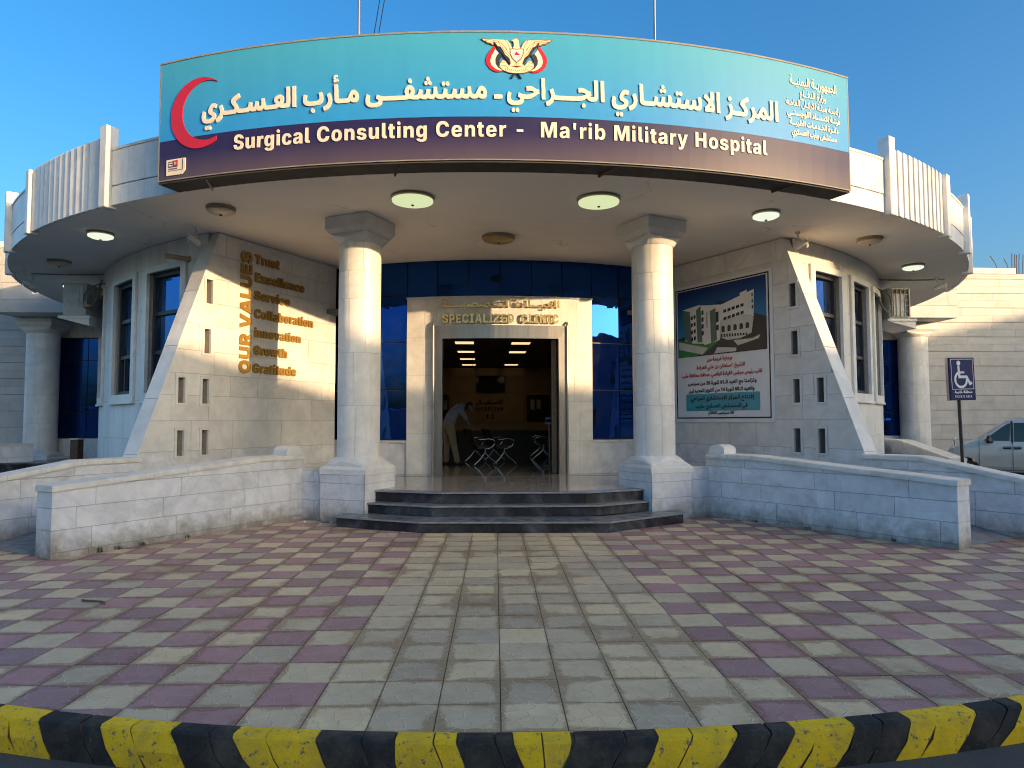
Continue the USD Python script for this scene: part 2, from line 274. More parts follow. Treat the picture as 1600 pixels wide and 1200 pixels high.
# the sign's printed face: downwards it turns from teal to blue, and from navy to brownish plum
def printed(name, lo, hi, z0, z1, noise=.06):
    n = {'g': ('geometry', {}), 's': ('separate_xyz', {}), 'm': ('map_range', {'from_min': z0, 'from_max': z1, 'clamp': True}), 'r': ('rgb_ramp', {'ramp': [(0, lo), (1, hi)]}),
         'mp': ('mapping', {'scale': (3, 3, .35)}), 'n': ('noise_texture', {'scale': 2.2, 'detail': 6.0}), 'nr': ('map_range', {'to_min': 1 - noise, 'to_max': 1 + noise}), 'h': ('hsv', {}),
         'p': ('principled_bsdf', {'roughness': .42, 'specular_ior_level': .3})}
    l = [('g.position', 's.vector'), ('s.z', 'm.value'), ('m.result', 'r.fac'), ('g.position', 'mp.vector'), ('mp.vector', 'n.vector'), ('n.fac', 'nr.value'), ('nr.result', 'h.value'), ('r.color', 'h.color'), ('h.color', 'p.base_color')]
    return usdkit.material(stage, '/World/Looks/' + name, n, l, surface='p.BSDF')
SIGN_CYAN = printed('sign_cyan', (.026, .235, .55), (.045, .285, .45), 5.6, 6.6)
SIGN_PLUM = printed('sign_plum', (.075, .054, .072), (.020, .015, .064), 4.98, 5.33, .12)

# ------------------------------------------------------------------ geometry helpers
def ext(poly, t):
    gs = [g for g in getattr(poly, 'geoms', [poly]) if g.geom_type == 'Polygon' and g.area > 1e-6]
    return trimesh.util.concatenate([trimesh.creation.extrude_polygon(g, t, engine='earcut') for g in gs])
def frame(m, o, x, y, n):
    """mesh drawn in (x, y, depth): depth runs along n"""
    T = np.eye(4); T[:3, 0], T[:3, 1], T[:3, 2], T[:3, 3] = x, y, n, o
    m = m.copy(); flip = np.linalg.det(T[:3, :3]) < 0
    m.vertices = np.asarray(m.vertices) @ T[:3, :3].T + T[:3, 3]
    if flip: m.invert()
    return m
CX, CY = 0.0, 21.5
def bend(m, R, du=None):
    """(arc length at radius R, height, depth outwards) -> round the rotunda's axis; the front is at -Y."""
    m = m.copy(); v = np.asarray(m.vertices); a = v[:, 0] / R; r = R + v[:, 2]
    m.vertices = np.c_[CX + r * np.sin(a), CY - r * np.cos(a), v[:, 1]]
    m.invert(); m.fix_normals() if False else None
    return m
def bx(x0, x1, y0, y1, z0, z1):
    m = trimesh.creation.box((x1 - x0, y1 - y0, z1 - z0)); m.apply_translation(((x0 + x1) / 2, (y0 + y1) / 2, (z0 + z1) / 2)); return m
def cutu(poly, us):
    """split a polygon at the given arc positions so that it bends smoothly"""
    b = poly.bounds; e = [b[0]] + [u for u in us if b[0] < u < b[2]] + [b[2]]
    return [g for a, c in zip(e, e[1:]) for g in [poly.intersection(box(a, b[1] - 1, c, b[3] + 1))] if not g.is_empty]
def curved(u0, u1, z0, z1, d0, d1, R, step=.25):
    """a closed curved slab on the rotunda"""
    n = max(1, int(math.ceil((u1 - u0) / step))); u = np.linspace(u0, u1, n + 1)
    V = np.array([(a, z, d) for a in u for (z, d) in ((z0, d0), (z1, d0), (z1, d1), (z0, d1))]); F = []
    for i in range(n):
        for k in range(4):
            a, b_, c, d = 4 * i + k, 4 * i + (k + 1) % 4, 4 * i + 4 + (k + 1) % 4, 4 * i + 4 + k
            F += [(a, d, c), (a, c, b_)]
    F += [(0, 1, 2), (0, 2, 3)]; e = 4 * n; F += [(e, e + 2, e + 1), (e, e + 3, e + 2)]
    m = trimesh.Trimesh(V, F, process=False)
    a = V[:, 0] / R; r = R + V[:, 2]
    m.vertices = np.c_[CX + r * np.sin(a), CY - r * np.cos(a), V[:, 1]]
    if m.volume < 0: m.invert()
    return m
def tube(pts, r, n=8):
    pts = np.asarray(pts, float); V, F = [], []
    t = np.gradient(pts, axis=0); t /= np.linalg.norm(t, axis=1, keepdims=True)
    ref = np.array([0, 0, 1.0]) if abs(t[0][2]) < .9 else np.array([1.0, 0, 0])
    rr = np.broadcast_to(np.asarray(r, float), (len(pts),))
    for p, d, q in zip(pts, t, rr):
        a = np.cross(d, ref); a /= np.linalg.norm(a); b = np.cross(d, a)
        for k in range(n): V.append(p + q * (a * cos(2 * pi * k / n) + b * sin(2 * pi * k / n)))
    for i in range(len(pts) - 1):
        for k in range(n):
            A, B, C, D = i * n + k, i * n + (k + 1) % n, (i + 1) * n + (k + 1) % n, (i + 1) * n + k
            F += [(A, B, C), (A, C, D)]
    V += [pts[0], pts[-1]]; s, e = len(V) - 2, len(V) - 1; o = (len(pts) - 1) * n
    for k in range(n): F += [(s, (k + 1) % n, k), (e, o + k, o + (k + 1) % n)]
    m = trimesh.Trimesh(np.array(V), F, process=False)
    if m.volume < 0: m.invert()
    return m
def spline(pts, n=24):
    from scipy.interpolate import CubicSpline
    pts = np.asarray(pts, float); s = np.r_[0, np.cumsum(np.linalg.norm(np.diff(pts, axis=0), axis=1))]
    return CubicSpline(s, pts)(np.linspace(0, s[-1], n))
def cyl(p, q, r, n=20):
    m = trimesh.creation.cylinder(r, segment=[p, q], sections=n); return m
def lathe(prof, n=32, loc=(0, 0, 0)):
    m = trimesh.creation.revolve(np.array(prof, float), sections=n); m.apply_translation(loc)
    if m.volume < 0: m.invert()
    return m
def bevbox(sx, sy, sz, b=.01):
    h = np.array([sx, sy, sz]) / 2; pts = []
    for s in np.ndindex(2, 2, 2):
        g = np.array(s) * 2 - 1
        for k in range(3):
            q = g * h - g * b; q[k] = g[k] * h[k]; pts.append(q)
    return trimesh.convex.convex_hull(np.array(pts))
def ballhull(specs):
    """m3 hull of spheres"""
    return m3.Manifold.batch_hull([m3.Manifold.sphere(r, 14).translate(tuple(map(float, p))) for p, r in specs])

# ------------------------------------------------------------------ lettering
FONTS = glob.glob('/opt/blender-*/*/datafiles/fonts')[0]
ARF = {  # isolated, final, initial, medial
    'ا': 'FE8D FE8E', 'أ': 'FE83 FE84', 'إ': 'FE87 FE88', 'آ': 'FE81 FE82', 'ب': 'FE8F FE90 FE91 FE92', 'ة': 'FE93 FE94', 'ت': 'FE95 FE96 FE97 FE98', 'ث': 'FE99 FE9A FE9B FE9C',
    'ج': 'FE9D FE9E FE9F FEA0', 'ح': 'FEA1 FEA2 FEA3 FEA4', 'خ': 'FEA5 FEA6 FEA7 FEA8', 'د': 'FEA9 FEAA', 'ذ': 'FEAB FEAC', 'ر': 'FEAD FEAE', 'ز': 'FEAF FEB0', 'س': 'FEB1 FEB2 FEB3 FEB4',
    'ش': 'FEB5 FEB6 FEB7 FEB8', 'ص': 'FEB9 FEBA FEBB FEBC', 'ض': 'FEBD FEBE FEBF FEC0', 'ط': 'FEC1 FEC2 FEC3 FEC4', 'ظ': 'FEC5 FEC6 FEC7 FEC8', 'ع': 'FEC9 FECA FECB FECC', 'غ': 'FECD FECE FECF FED0',
    'ف': 'FED1 FED2 FED3 FED4', 'ق': 'FED5 FED6 FED7 FED8', 'ك': 'FED9 FEDA FEDB FEDC', 'ل': 'FEDD FEDE FEDF FEE0', 'م': 'FEE1 FEE2 FEE3 FEE4', 'ن': 'FEE5 FEE6 FEE7 FEE8', 'ه': 'FEE9 FEEA FEEB FEEC',
    'و': 'FEED FEEE', 'ى': 'FEEF FEF0', 'ي': 'FEF1 FEF2 FEF3 FEF4', 'ئ': 'FE89 FE8A FE8B FE8C', 'ؤ': 'FE85 FE86', 'ء': 'FE80'}
ARF = {k: [chr(int(x, 16)) for x in v.split()] for k, v in ARF.items()}
LIG = {'ا': ('\ufefb', '\ufefc'), 'أ': ('\ufef7', '\ufef8'), 'إ': ('\ufef9', '\ufefa'), 'آ': ('\ufef5', '\ufef6')}
TAT = '\u0640'
def shape_ar(s):
    """joined letter forms in the order in which they stand from left to right"""
    out, i = [], 0
    def joins_next(c): return c == TAT or (c in ARF and len(ARF[c]) == 4)
    def joins_prev(c): return c == TAT or (c in ARF and len(ARF[c]) >= 2)
    prev = False
    while i < len(s):
        c = s[i]; nx = s[i + 1] if i + 1 < len(s) else ' '
        if c == 'ل' and nx in LIG:
            out.append(LIG[nx][1 if prev else 0]); prev = False; i += 2; continue
        if c == TAT: out.append(c); prev = True; i += 1; continue
        if c in ARF:
            f = ARF[c]; nj = len(f) == 4 and joins_prev(nx)
            k = (3 if prev else 2) if nj else (1 if prev and len(f) > 1 else 0)
            out.append(f[k]); prev = joins_next(c) and nj
        elif c.isdigit():
            j = i
            while j < len(s) and s[j].isdigit(): j += 1
            out.append(s[i:j]); i = j; prev = False; continue
        else: out.append(c); prev = False
        i += 1
    return ''.join(reversed(out))
def text_shape(text, weight=800, arabic=False, px=72, space=0.0, grow=0.0):
    """outline polygon; capitals (or the alef) are 1 high, baseline at 0, starts at x=0"""
    from PIL import Image, ImageDraw, ImageFont
    f = ImageFont.truetype(glob.glob(FONTS + ('/NotoSansArabic*' if arabic else '/Inter.woff2'))[0], px)
    f.set_variation_by_axes([weight, 100] if arabic else [14, weight])
    if arabic: text = shape_ar(text)
    pieces, adv = [], 0
    if space and not arabic:
        runs = []
        for ch in text: runs.append((ch, adv)); adv += f.getlength(ch) + space * px
    else: runs = [(text, 0)]
    x0, y0, x1, y1 = f.getbbox(text, anchor='ls'); W = int(max(adv, x1) + 16)
    im = Image.new('L', (W, y1 - y0 + 12)); d = ImageDraw.Draw(im)
    for ch, a in runs: d.text((6 + a, 6 - y0), ch, 255, font=f, anchor='ls')
    on = np.pad(np.asarray(im) > 120, ((0, 0), (1, 1))).astype(np.int8)
    r, st = np.nonzero(np.diff(on, axis=1) == 1); en = np.nonzero(np.diff(on, axis=1) == -1)[1]
    g = union_all([box(a, -b - 1, c, -b) for a, b, c in zip(st, r, en)]).buffer(.7).buffer(-.7 + grow * px).simplify(.55)
    ref = f.getbbox('\ufe8d' if arabic else 'H', anchor='ls'); s = 1.0 / -ref[1]
    return affinity.affine_transform(g, [s, 0, 0, s, 0, (6 - y0) * s])
def fit(g, x0, x1, y0, h):
    """place a text outline so that it spans x0..x1 with capitals h high on baseline y0"""
    b = g.bounds; sx = (x1 - x0) / (b[2] - b[0])
    return affinity.affine_transform(g, [sx, 0, 0, h, x0 - b[0] * sx, y0])
def strips(g, step=.16):
    b = g.bounds
    return MultiPolygon([q for p in cutu(g, np.arange(b[0], b[2], step)) for q in getattr(p, 'geoms', [p]) if q.geom_type == 'Polygon' and q.area > 1e-7])
def bent(g, t, R, off, step=.3):
    m = ext(strips(g, step), t); m.apply_translation((0, 0, off)); v = np.asarray(m.vertices)
    a = v[:, 0] / R; r = R + v[:, 2]; m.vertices = np.c_[CX + r * np.sin(a), CY - r * np.cos(a), v[:, 1]]
    return m

# ------------------------------------------------------------------ running bond of slabs
def courses(x0, x1, zs, wmin, wmax, gap=.006, r=random):
    out = []
    for a, b in zip(zs, zs[1:]):
        x = x0 - r.uniform(0, wmin)
        while x < x1:
            w = r.uniform(wmin, wmax); out.append(box(max(x, x0), a + gap / 2, min(x + w - gap, x1), b - gap / 2)); x += w
    return [q for q in out if q.area > .004]
def clip(polys, area, minarea=.003):
    out = []
    for p in polys:
        for g in getattr(p.intersection(area), 'geoms', [p.intersection(area)]):
            if g.geom_type == 'Polygon' and g.area > minarea: out.append(g.simplify(.002))
    return out

# ================================================================== GROUND
g = trimesh.creation.cylinder(900, .4, sections=64); g.apply_translation((0, 0, -.37)); struct('road', g, ASPHALT)
KC, KR = np.array([.057, 14.105]), 10.517
plaza_poly = Point(*KC).buffer(KR - .002, 96)
m = ext(plaza_poly.intersection(box(-11, 3, 11, 13.4)), .14); m.apply_translation((0, 0, -.149))
paving = struct('plaza_paving', m, BEDDING)

def seen(p):
    d = np.asarray(p, float) - EYE; z = d @ FWD
    return (d @ RGT) / z, (d @ UPV) / z, z
def hidden_tile(x, y):
    ax = abs(x)
    if ax < 2.2 and y > 10.75: return True
    if ax < 1.2 and y > 10.2: return True
    if y > 11.75 and ax < 3.6: return True
    front = y > 11.63 - 1.70 * (ax - 3.44) + .25
    return (front and ax > 3.3 and y > 8.55 + .52 * (ax - 5.75)) or y > 12
tiles = []
for i in range(-26, 27):
    for j in range(-2, 26):
        c = TO + TU * (i + .5) * TW + TV * (j + .5) * TW
        sx, sy, sz = seen((c[0], c[1], 0))
        if sz < 1 or abs(sx) > .80 or sy < -.62 or hidden_tile(*c): continue
        red = not (-3 <= i <= 3) and ((i + j) % 2 == 0 if i > 0 else (i + j) % 2 != 0)
        gx, gy = .0028, .0016
        q = Polygon([TO + TU * a + TV * b for a, b in ((i * TW + gx, j * TW + gy), ((i + 1) * TW - gx, j * TW + gy), ((i + 1) * TW - gx, (j + 1) * TW - gy), (i * TW + gx, (j + 1) * TW - gy))])
        q = q.intersection(plaza_poly)
        if q.is_empty or q.area < .004: continue
        tiles.append((1 / (sz * sz) * abs(1.6 / sz), red, q))
tiles.sort(key=lambda t: -t[0])
done = {True: 0, False: 0}; rest = []
for _, red, q in tiles:
    m = ext(q, .02)
    v = np.asarray(m.vertices); tx, ty = rng.normal(0, .0042, 2); c = v.mean(0); up = v[:, 2] > .01
    v[:, 2] = -.02 + v[:, 2] + np.where(up, rng.normal(0, .0011) + (v[:, 0] - c[0]) * tx + (v[:, 1] - c[1]) * ty, 0)
    m.vertices = v
    if done[red] < 300:
        done[red] += 1; part(paving, 'red_tile' if red else 'cream_tile', m, TILE_RED if red else TILE_CREAM)
    else: rest.append((red, m))
for red in (True, False):
    ms = [m for r, m in rest if r == red]
    if ms: part(paving, 'far_red_tiles' if red else 'far_cream_tiles', ms, TILE_RED if red else TILE_CREAM, kind='stuff')

# the painted kerb
kerb = thing('striped_kerb', 'concrete kerb painted in yellow and black stripes along the road edge', 'kerb', (KC[0], KC[1] - KR, -.16))
PROF = [(KR + .001, -.17), (KR + .002, .007), (KR + .085, .005), (KR + .108, -.006), (KR + .148, -.085), (KR + .155, -.178)]
edges = [(-19.4, -18.6), (-17.5, -16.9), (-15.67, -14.81), (-13.56, -12.71), (-11.27, -10.53), (-9.46, -8.55), (-7.08, -6.51), (-4.99, -4.65), (-3.23, -2.87), (-1.74, -1.19), (-.09, -.59),
         (2.28, 1.6), (4.52, 3.5), (6.15, 5.3), (8.02, 7.17), (9.85, 9.0), (12.13, 11.02), (13.96, 12.56), (15.9, 15.0), (18.0, 17.2), (20, 19)]
def kerbpiece(a0, b0, a1, b1, wob, gap0=0., gap1=0.):
    """from the angles a (top) and b (foot) at its one end to those at the other"""
    N = 9; V, F = [], []
    zt, zb = PROF[1][1], PROF[-1][1]
    n = len(PROF)
    for i in range(N + 1):
        t = i / N
        for k, (r, z) in enumerate(PROF):
            w = min(1, max(0, (zt - z) / (zt - zb))) if k else 0
            A = (a0 + gap0) * (1 - w) + (b0 + gap0) * w; B = (a1 - gap1) * (1 - w) + (b1 - gap1) * w
            a = rad(A + (B - A) * t + (wob[0 if t < .5 else 1] * sin(5 * w + 2 * wob[2]) if t in (0, 1) else 0))
            j = (meshkit.noise([[a * 31, z * 20, wob[2]]])[0] - .5) * (.012 if k > 1 else .003)
            V.append((KC[0] + (r + j) * sin(a), KC[1] - (r + j) * cos(a), z + j * .5))
    for i in range(N):
        for k in range(n):
            A, B, C, D = i * n + k, i * n + (k + 1) % n, (i + 1) * n + (k + 1) % n, (i + 1) * n + k
            F += [(A, D, C), (A, C, B)]
    for k in range(1, n - 1): F += [(0, k, k + 1), (N * n, N * n + k + 1, N * n + k)]
    m = trimesh.Trimesh(np.array(V), F, process=False); m.fix_normals(); return m
kr = random.Random(3)
for i, (e0, e1) in enumerate(zip(edges, edges[1:])):
    yel = i % 2 == 1
    f = kr.uniform(.38, .68); jm = [e0[k] * (1 - f) + e1[k] * f for k in (0, 1)]
    for (p, q, g0, g1) in ((e0, jm, .004, .022), (jm, e1, .022, .004)):
        part(kerb, 'yellow_kerb_stone' if yel else 'black_kerb_stone', kerbpiece(p[0], p[1], q[0], q[1], (kr.uniform(-.08, .08), kr.uniform(-.08, .08), i), g0, g1), KYEL if yel else KBLK, smooth=25)
core = [(KR + .003, -.18), (KR + .003, -.004), (KR + .08, -.006), (KR + .10, -.016), (KR + .138, -.09), (KR + .144, -.18)]
V, F = [], []
for a in np.linspace(rad(-20), rad(20.5), 60):
    for r, z in core: V.append((KC[0] + r * sin(a), KC[1] - r * cos(a), z))
for i in range(59):
    for k in range(6):
        A, B, C, D = i * 6 + k, i * 6 + (k + 1) % 6, (i + 1) * 6 + (k + 1) % 6, (i + 1) * 6 + k; F += [(A, D, C), (A, C, B)]
m = trimesh.Trimesh(np.array(V), F, process=False); m.fix_normals(); part(kerb, 'joint_mortar', m, IRON)

# ================================================================== THE BUILDING
ZS = 4.97
hosp = thing('hospital_building', 'round white marble hospital wing with wide circular roof and blue glass entrance', 'building', (0, 21.5, 0))
# roof disc and soffit
m = trimesh.creation.cylinder(12.448, .5, sections=200); m.apply_translation((CX, CY, ZS + .25)); part(hosp, 'roof_slab', m, SOFFIT, smooth=40)
FAS = 12.45
def arcx(deg, R=FAS): return rad(deg) * R
# rotunda wall (mortar backing) with stone slabs, window openings left free
RD = 10.70
def dpoly(a0, a1, z0, z1): return box(rad(a0) * RD, z0, rad(a1) * RD, z1)
WINS = [(-39.5, -33.4, 0), (-48.9, -42.9, 1), (-61.0, -55.0, 2), (33.0, 38.4, 3), (41.6, 46.8, 4), (49.8, 55.2, 5)]
ZW0, ZW1 = 2.15, 4.43
openings = union_all([dpoly(a, b, ZW0, ZW1) for a, b, _ in WINS])
for side in (-1, 1):
    a0, a1 = sorted((side * 29.7, side * 82)); full = dpoly(a0, a1, -.15, ZS + .05).difference(openings)
    core = bent(full, .25, RD, -.262, step=.3)
    rw = part(hosp, 'rotunda_wall', core, MORTAR)
    area = dpoly(a0, a1, 0, ZS - .015).difference(union_all([dpoly(a - .85, b + .85, ZW0 - .15, ZW1 + .12) for a, b, _ in WINS]))
    rr = random.Random(11 + side); zs = [0, .55, 1.28, 2.02, 2.9, 3.75, 4.53, ZS - .012]
    us = np.arange(rad(a0) * RD, rad(a1) * RD, .33); sl = []
    for z0, z1 in zip(zs, zs[1:]):
        for u in us: sl.append(box(u + .002, z0 + .003, u + .328, z1 - .003))
    for q in clip(sl, area): part(rw, 'stone_slab', bent(q, .014, RD, -.012 + rr.uniform(0, .002), step=.35), STRIP)
# windows
def window(a0, a1, k):
    u0, u1 = rad(a0) * RD, rad(a1) * RD
    ring = box(u0 - .145, ZW0 - .145, u1 + .145, ZW1 + .115).difference(box(u0, ZW0, u1, ZW1))
    w = part(hosp, 'window', bent(ring, .10, RD, -.05, step=.3), MARBLE)                         # the stone surround
    fr = box(u0, ZW0, u1, ZW1).difference(box(u0 + .075, ZW0 + .075, u1 - .075, ZW1 - .075))
    part(w, 'window_frame', bent(fr, .09, RD, -.17, step=.3), ALU)
    for zz in (3.66, 2.92): part(w, 'transom', curved(u0 + .075, u1 - .075, zz - .035, zz + .035, -.155, -.095, RD), ALU_WORN if k > 2 else ALU)
    part(w, 'pane', curved(u0 + .05, u1 - .05, ZW0 + .05, ZW1 - .05, -.150, -.145, RD, step=2), WINGLASS)
    part(w, 'sash', curved(u0 + .30 * (u1 - u0), u0 + .30 * (u1 - u0) + .045, ZW0 + .075, 2.885, -.143, -.10, RD), ALU)
    part(w, 'sill', curved(u0 - .16, u1 + .16, ZW0 - .19, ZW0 - .147, -.05, .075, RD), MARBLE)
for w in WINS: window(*w)
# parapet: fascia panels in two courses, louvred ribs between posts
para = part(hosp, 'parapet', curved(arcx(-78), arcx(78), ZS + .03, 5.82, -.14, -.002, FAS), MORTAR)
def fascia(d0, d1):
    n = max(1, round(abs(d1 - d0) / 1.65))
    for i in range(n):
        a, b = arcx(d0 + (d1 - d0) * i / n), arcx(d0 + (d1 - d0) * (i + 1) / n)
        a, b = min(a, b), max(a, b)
        part(para, 'fascia_panel', curved(a + .002, b - .002, ZS - .014, 5.245, -.001, .022, FAS, step=1), MARBLE)
        part(para, 'fascia_panel', curved(a + .002, b - .002, 5.262, 5.81, -.001, .028, FAS, step=1), MARBLE)
    part(para, 'coping', curved(min(arcx(d0), arcx(d1)), max(arcx(d0), arcx(d1)), 5.812, 5.85, -.16, .04, FAS), COPING)
def ribs(d0, d1, n):
    for i in range(n):
        d = d0 + (d1 - d0) * (i + .5) / n; w = abs(arcx(d1) - arcx(d0)) / n
        m = trimesh.creation.box((w - .016, .05, 1.10)); m.apply_transform(trimesh.transformations.rotation_matrix(rad(7), [0, 0, 1]))
        m.apply_translation((0, 0, ZS - .02 + .55)); m.apply_translation((0, -(FAS + .03), 0)); m.apply_transform(trimesh.transformations.rotation_matrix(rad(d), [0, 0, 1])); m.apply_translation((CX, CY, 0))
        part(para, 'rib', m, MARBLE)
def post(d, top=6.20):
    m = bevbox(.17, .20, top - ZS + .06, .012); m.apply_translation((0, -(FAS + .03), (top + ZS - .06) / 2)); m.apply_transform(trimesh.transformations.rotation_matrix(rad(d), [0, 0, 1])); m.apply_translation((CX, CY, 0))
    part(para, 'parapet_post', m, MARBLE)
for s, p in ((-1, (30.0, 42.2, 50.6, 62)), (1, (29.6, 39.6, 47.6, 58))):
    fascia(s * 22.6, s * (p[0] - .4)); post(s * p[0]); ribs(s * (p[0] + .4), s * (p[1] - .4), 13 if s < 0 else 11)
    post(s * p[1], 6.05); fascia(s * (p[1] + .4), s * (p[2] - .4)); post(s * p[2], 6.10); fascia(s * (p[2] + .4), s * (p[3] - .4)); post(s * p[3]); ribs(s * (p[3] + .4), s * (p[3] + 12), 12)
for i in range(54):          # dark tiles of the fascia behind the sign
    a, b = arcx(-22.4 + 44.8 * i / 54), arcx(-22.4 + 44.8 * (i + 1) / 54)
    part(para, 'dark_fascia_tile', curved(a + .003, b - .003, ZS - .01, 5.5, -.001, .012, FAS, step=1), DARKTILE)

# entrance: curved blue curtain wall, marble portal, floor
RG = 7.42
PU0, PU1 = -2.03, 1.91
UJ = [-4.35, -3.99, -3.34, -2.69, -2.03, -1.37, -.71, -.06, .60, 1.25, 1.91, 2.56, 3.21, 3.86, 4.3]
back = part(hosp, 'curtain_wall', [curved(-4.4, PU0, 1.2, ZS + .02, -.10, -.03, RG), curved(PU1, 4.4, 1.2, ZS + .02, -.10, -.03, RG), curved(PU0, PU1, 4.1, ZS + .02, -.10, -.03, RG)], ALU)
for a, b in zip(UJ, UJ[1:]):
    lower = b <= PU0 + .01 or a >= PU1 - .01
    for z0, z1 in ([(1.22, 2.26), (2.26, 3.26), (3.26, 4.25)] if lower else []) + [(4.17 if not lower else 4.25, ZS - .01)]:
        t = rng.normal(0, .0016, 2)
        pm = curved(a + .012, b - .012, z0 + .012, z1 - .012, -.02, 0, RG, step=1)
        v = np.asarray(pm.vertices); c = v.mean(0); d = (v[:, 0] - c[0]) * t[0] + (v[:, 2] - c[2]) * t[1]; v[:, 1] += d; pm.vertices = v
        part(back, 'glass_pane', pm, BLUEGLASS)
portal_poly = box(PU0, .40, PU1, 4.16).difference(box(-1.36, .3, 1.24, 3.45))
RP = 7.47
portal = part(hosp, 'portal', bent(portal_poly, .30, RP, -.315, step=.3), MORTAR)
pr = random.Random(5); sl = []
for u0, u1, zs in ((PU0, -1.36, [.51, 1.35, 2.55, 3.35, 4.16]), (1.24, PU1, [.51, 1.2, 2.0, 3.0, 4.16])):
    for z0, z1 in zip(zs, zs[1:]):
        f = pr.uniform(.4, .6); um = u0 + (u1 - u0) * f
        sl += [box(u0, z0 + .002, um - .002, z1 - .002), box(um + .002, z0 + .002, u1, z1 - .002)]
n = 6
for i in range(n): sl.append(box(-1.36 + 2.60 * i / n + .002, 3.45, -1.36 + 2.60 * (i + 1) / n - .002, 4.16))
for q in sl: part(portal, 'stone_slab', bent(q, .016, RP, -.013, step=.3), MARBLE)
part(portal, 'stone_slab', curved(PU0 - .01, PU1 + .01, 4.163, 4.195, -.3, .02, RP), MARBLE)
# sill walls below the side glass
for u0, u1 in ((-4.35, PU0), (PU1, 4.35)):
    sw = part(hosp, 'sill_wall', curved(u0, u1, .4, 1.20, -.2, -.012, RP - .03), MORTAR)
    n = 6
    for i in range(n):
        a, b = u0 + (u1 - u0) * i / n, u0 + (u1 - u0) * (i + 1) / n
        part(sw, 'stone_slab', curved(a + .002, b - .002, .50, 1.15, -.012, .002, RP - .03, step=1), MARBLE_LOW)
    part(sw, 'sill', curved(u0, u1, 1.155, 1.205, -.10, .025, RP - .03), MARBLE)
# steel door frame with round guard tubes
door = part(hosp, 'door_frame', [bent(box(-1.46, .51, 1.34, 3.58).difference(box(-1.255, .3, 1.155, 3.31)), .10, RP, -.05, step=.4)], STEEL)
for u in (-1.44, 1.33):
    a = u / RP; r = RP + .075; x, y = CX + r * sin(a), CY - r * cos(a)
    part(door, 'guard_tube', tube([(x, y, .52), (x, y, 1.5), (x, y, 3.55), (x, y + .01, 3.63), (x, y + .06, 3.66)], .024, 12), STEEL, smooth=40)
part(door, 'sliding_leaf', [bx(1.02, 1.06, 14.22, 14.26, .52, 3.3), bx(1.06, 1.12, 14.20, 14.28, .52, 3.3)], mat('leaf_edge', (.22, .13, .07), (.14, .09, .05), scale=12, rough=.5))
# porch floor and steps
floor_poly = Polygon([(-1.0, 10.78), (1.14, 10.74), (2.2, 11.2), (2.1, 12.0), (3.0, 12.1), (4.9, 12.6), (3.75, 15.1), (-3.75, 15.1), (-4.9, 12.6), (-3.0, 12.1), (-2.1, 12.0), (-2.2, 11.28)])
m = ext(floor_poly.buffer(0), .5); m.apply_translation((0, 0, .008)); porch = struct('porch_floor', m, GRANITE)
m = bx(-4.6, 4.6, 13.7, 30, .2, .512); m2 = Polygon([(-9.9, 15.5), (9.9, 15.5), (9.9, 30), (-9.9, 30)])
struct('lobby_floor', m, GRANITE_IN)
steps = thing('entrance_steps', 'three black marble steps with splayed ends before the entrance', 'steps', (0, 10.3, 0))
LV = [([(-2.66, 10.60), (-1.33, 9.93), (1.40, 9.79), (2.74, 10.68)], 0.0, .165), ([(-2.50, 11.02), (-1.19, 10.42), (1.31, 10.36), (2.58, 11.06)], .165, .33), ([(-2.27, 11.12), (-1.05, 10.65), (1.19, 10.60), (2.32, 11.04)], .33, .508)]
for P, z0, z1 in LV:
    P = np.array(P, float)
    for i in range(3):
        A, B = P[i], P[i + 1]; d = (B - A) / np.linalg.norm(B - A); nrm = np.array([d[1], -d[0]])
        L = np.linalg.norm(B - A); cuts = [0, L] if i != 1 else [0, L * .36, L * .7, L]
        for c0, c1 in zip(cuts, cuts[1:]):
            a, b = A + d * (c0 + .002) - nrm * .02, A + d * (c1 - .002) - nrm * .02
            rp = Polygon([a, b, b - nrm * .03, a - nrm * .03])
            m = ext(rp, z1 - z0 - .032); m.apply_translation((0, 0, z0 + (.001 if z0 == 0 else .003))); part(steps, 'riser', m, BLACKSTONE)
            a, b = A + d * (c0 + .0015), A + d * (c1 - .0015)
            tp = Polygon([a + nrm * .012, b + nrm * .012, b - nrm * .001, a - nrm * .001])
            m = ext(tp, .024); m.apply_translation((0, 0, z1 - .027)); part(steps, 'nosing', m, NOSING)
            bi, ai = b + (np.array([0, .55])), a + (np.array([0, .55]))
            tp = Polygon([a - nrm * .0015, b - nrm * .0015, bi, ai])
            m = ext(tp, .026); m.apply_translation((0, 0, z1 - .028)); part(steps, 'tread', m, TREAD)
    body = Polygon([p + np.array([0, .06]) for p in P] + [(2.2, 11.9), (-2.2, 11.9)])
    m = ext(body.buffer(-.03), z1 - z0 - .03); m.apply_translation((0, 0, z0)); part(steps, 'step_core', m, MORTAR)

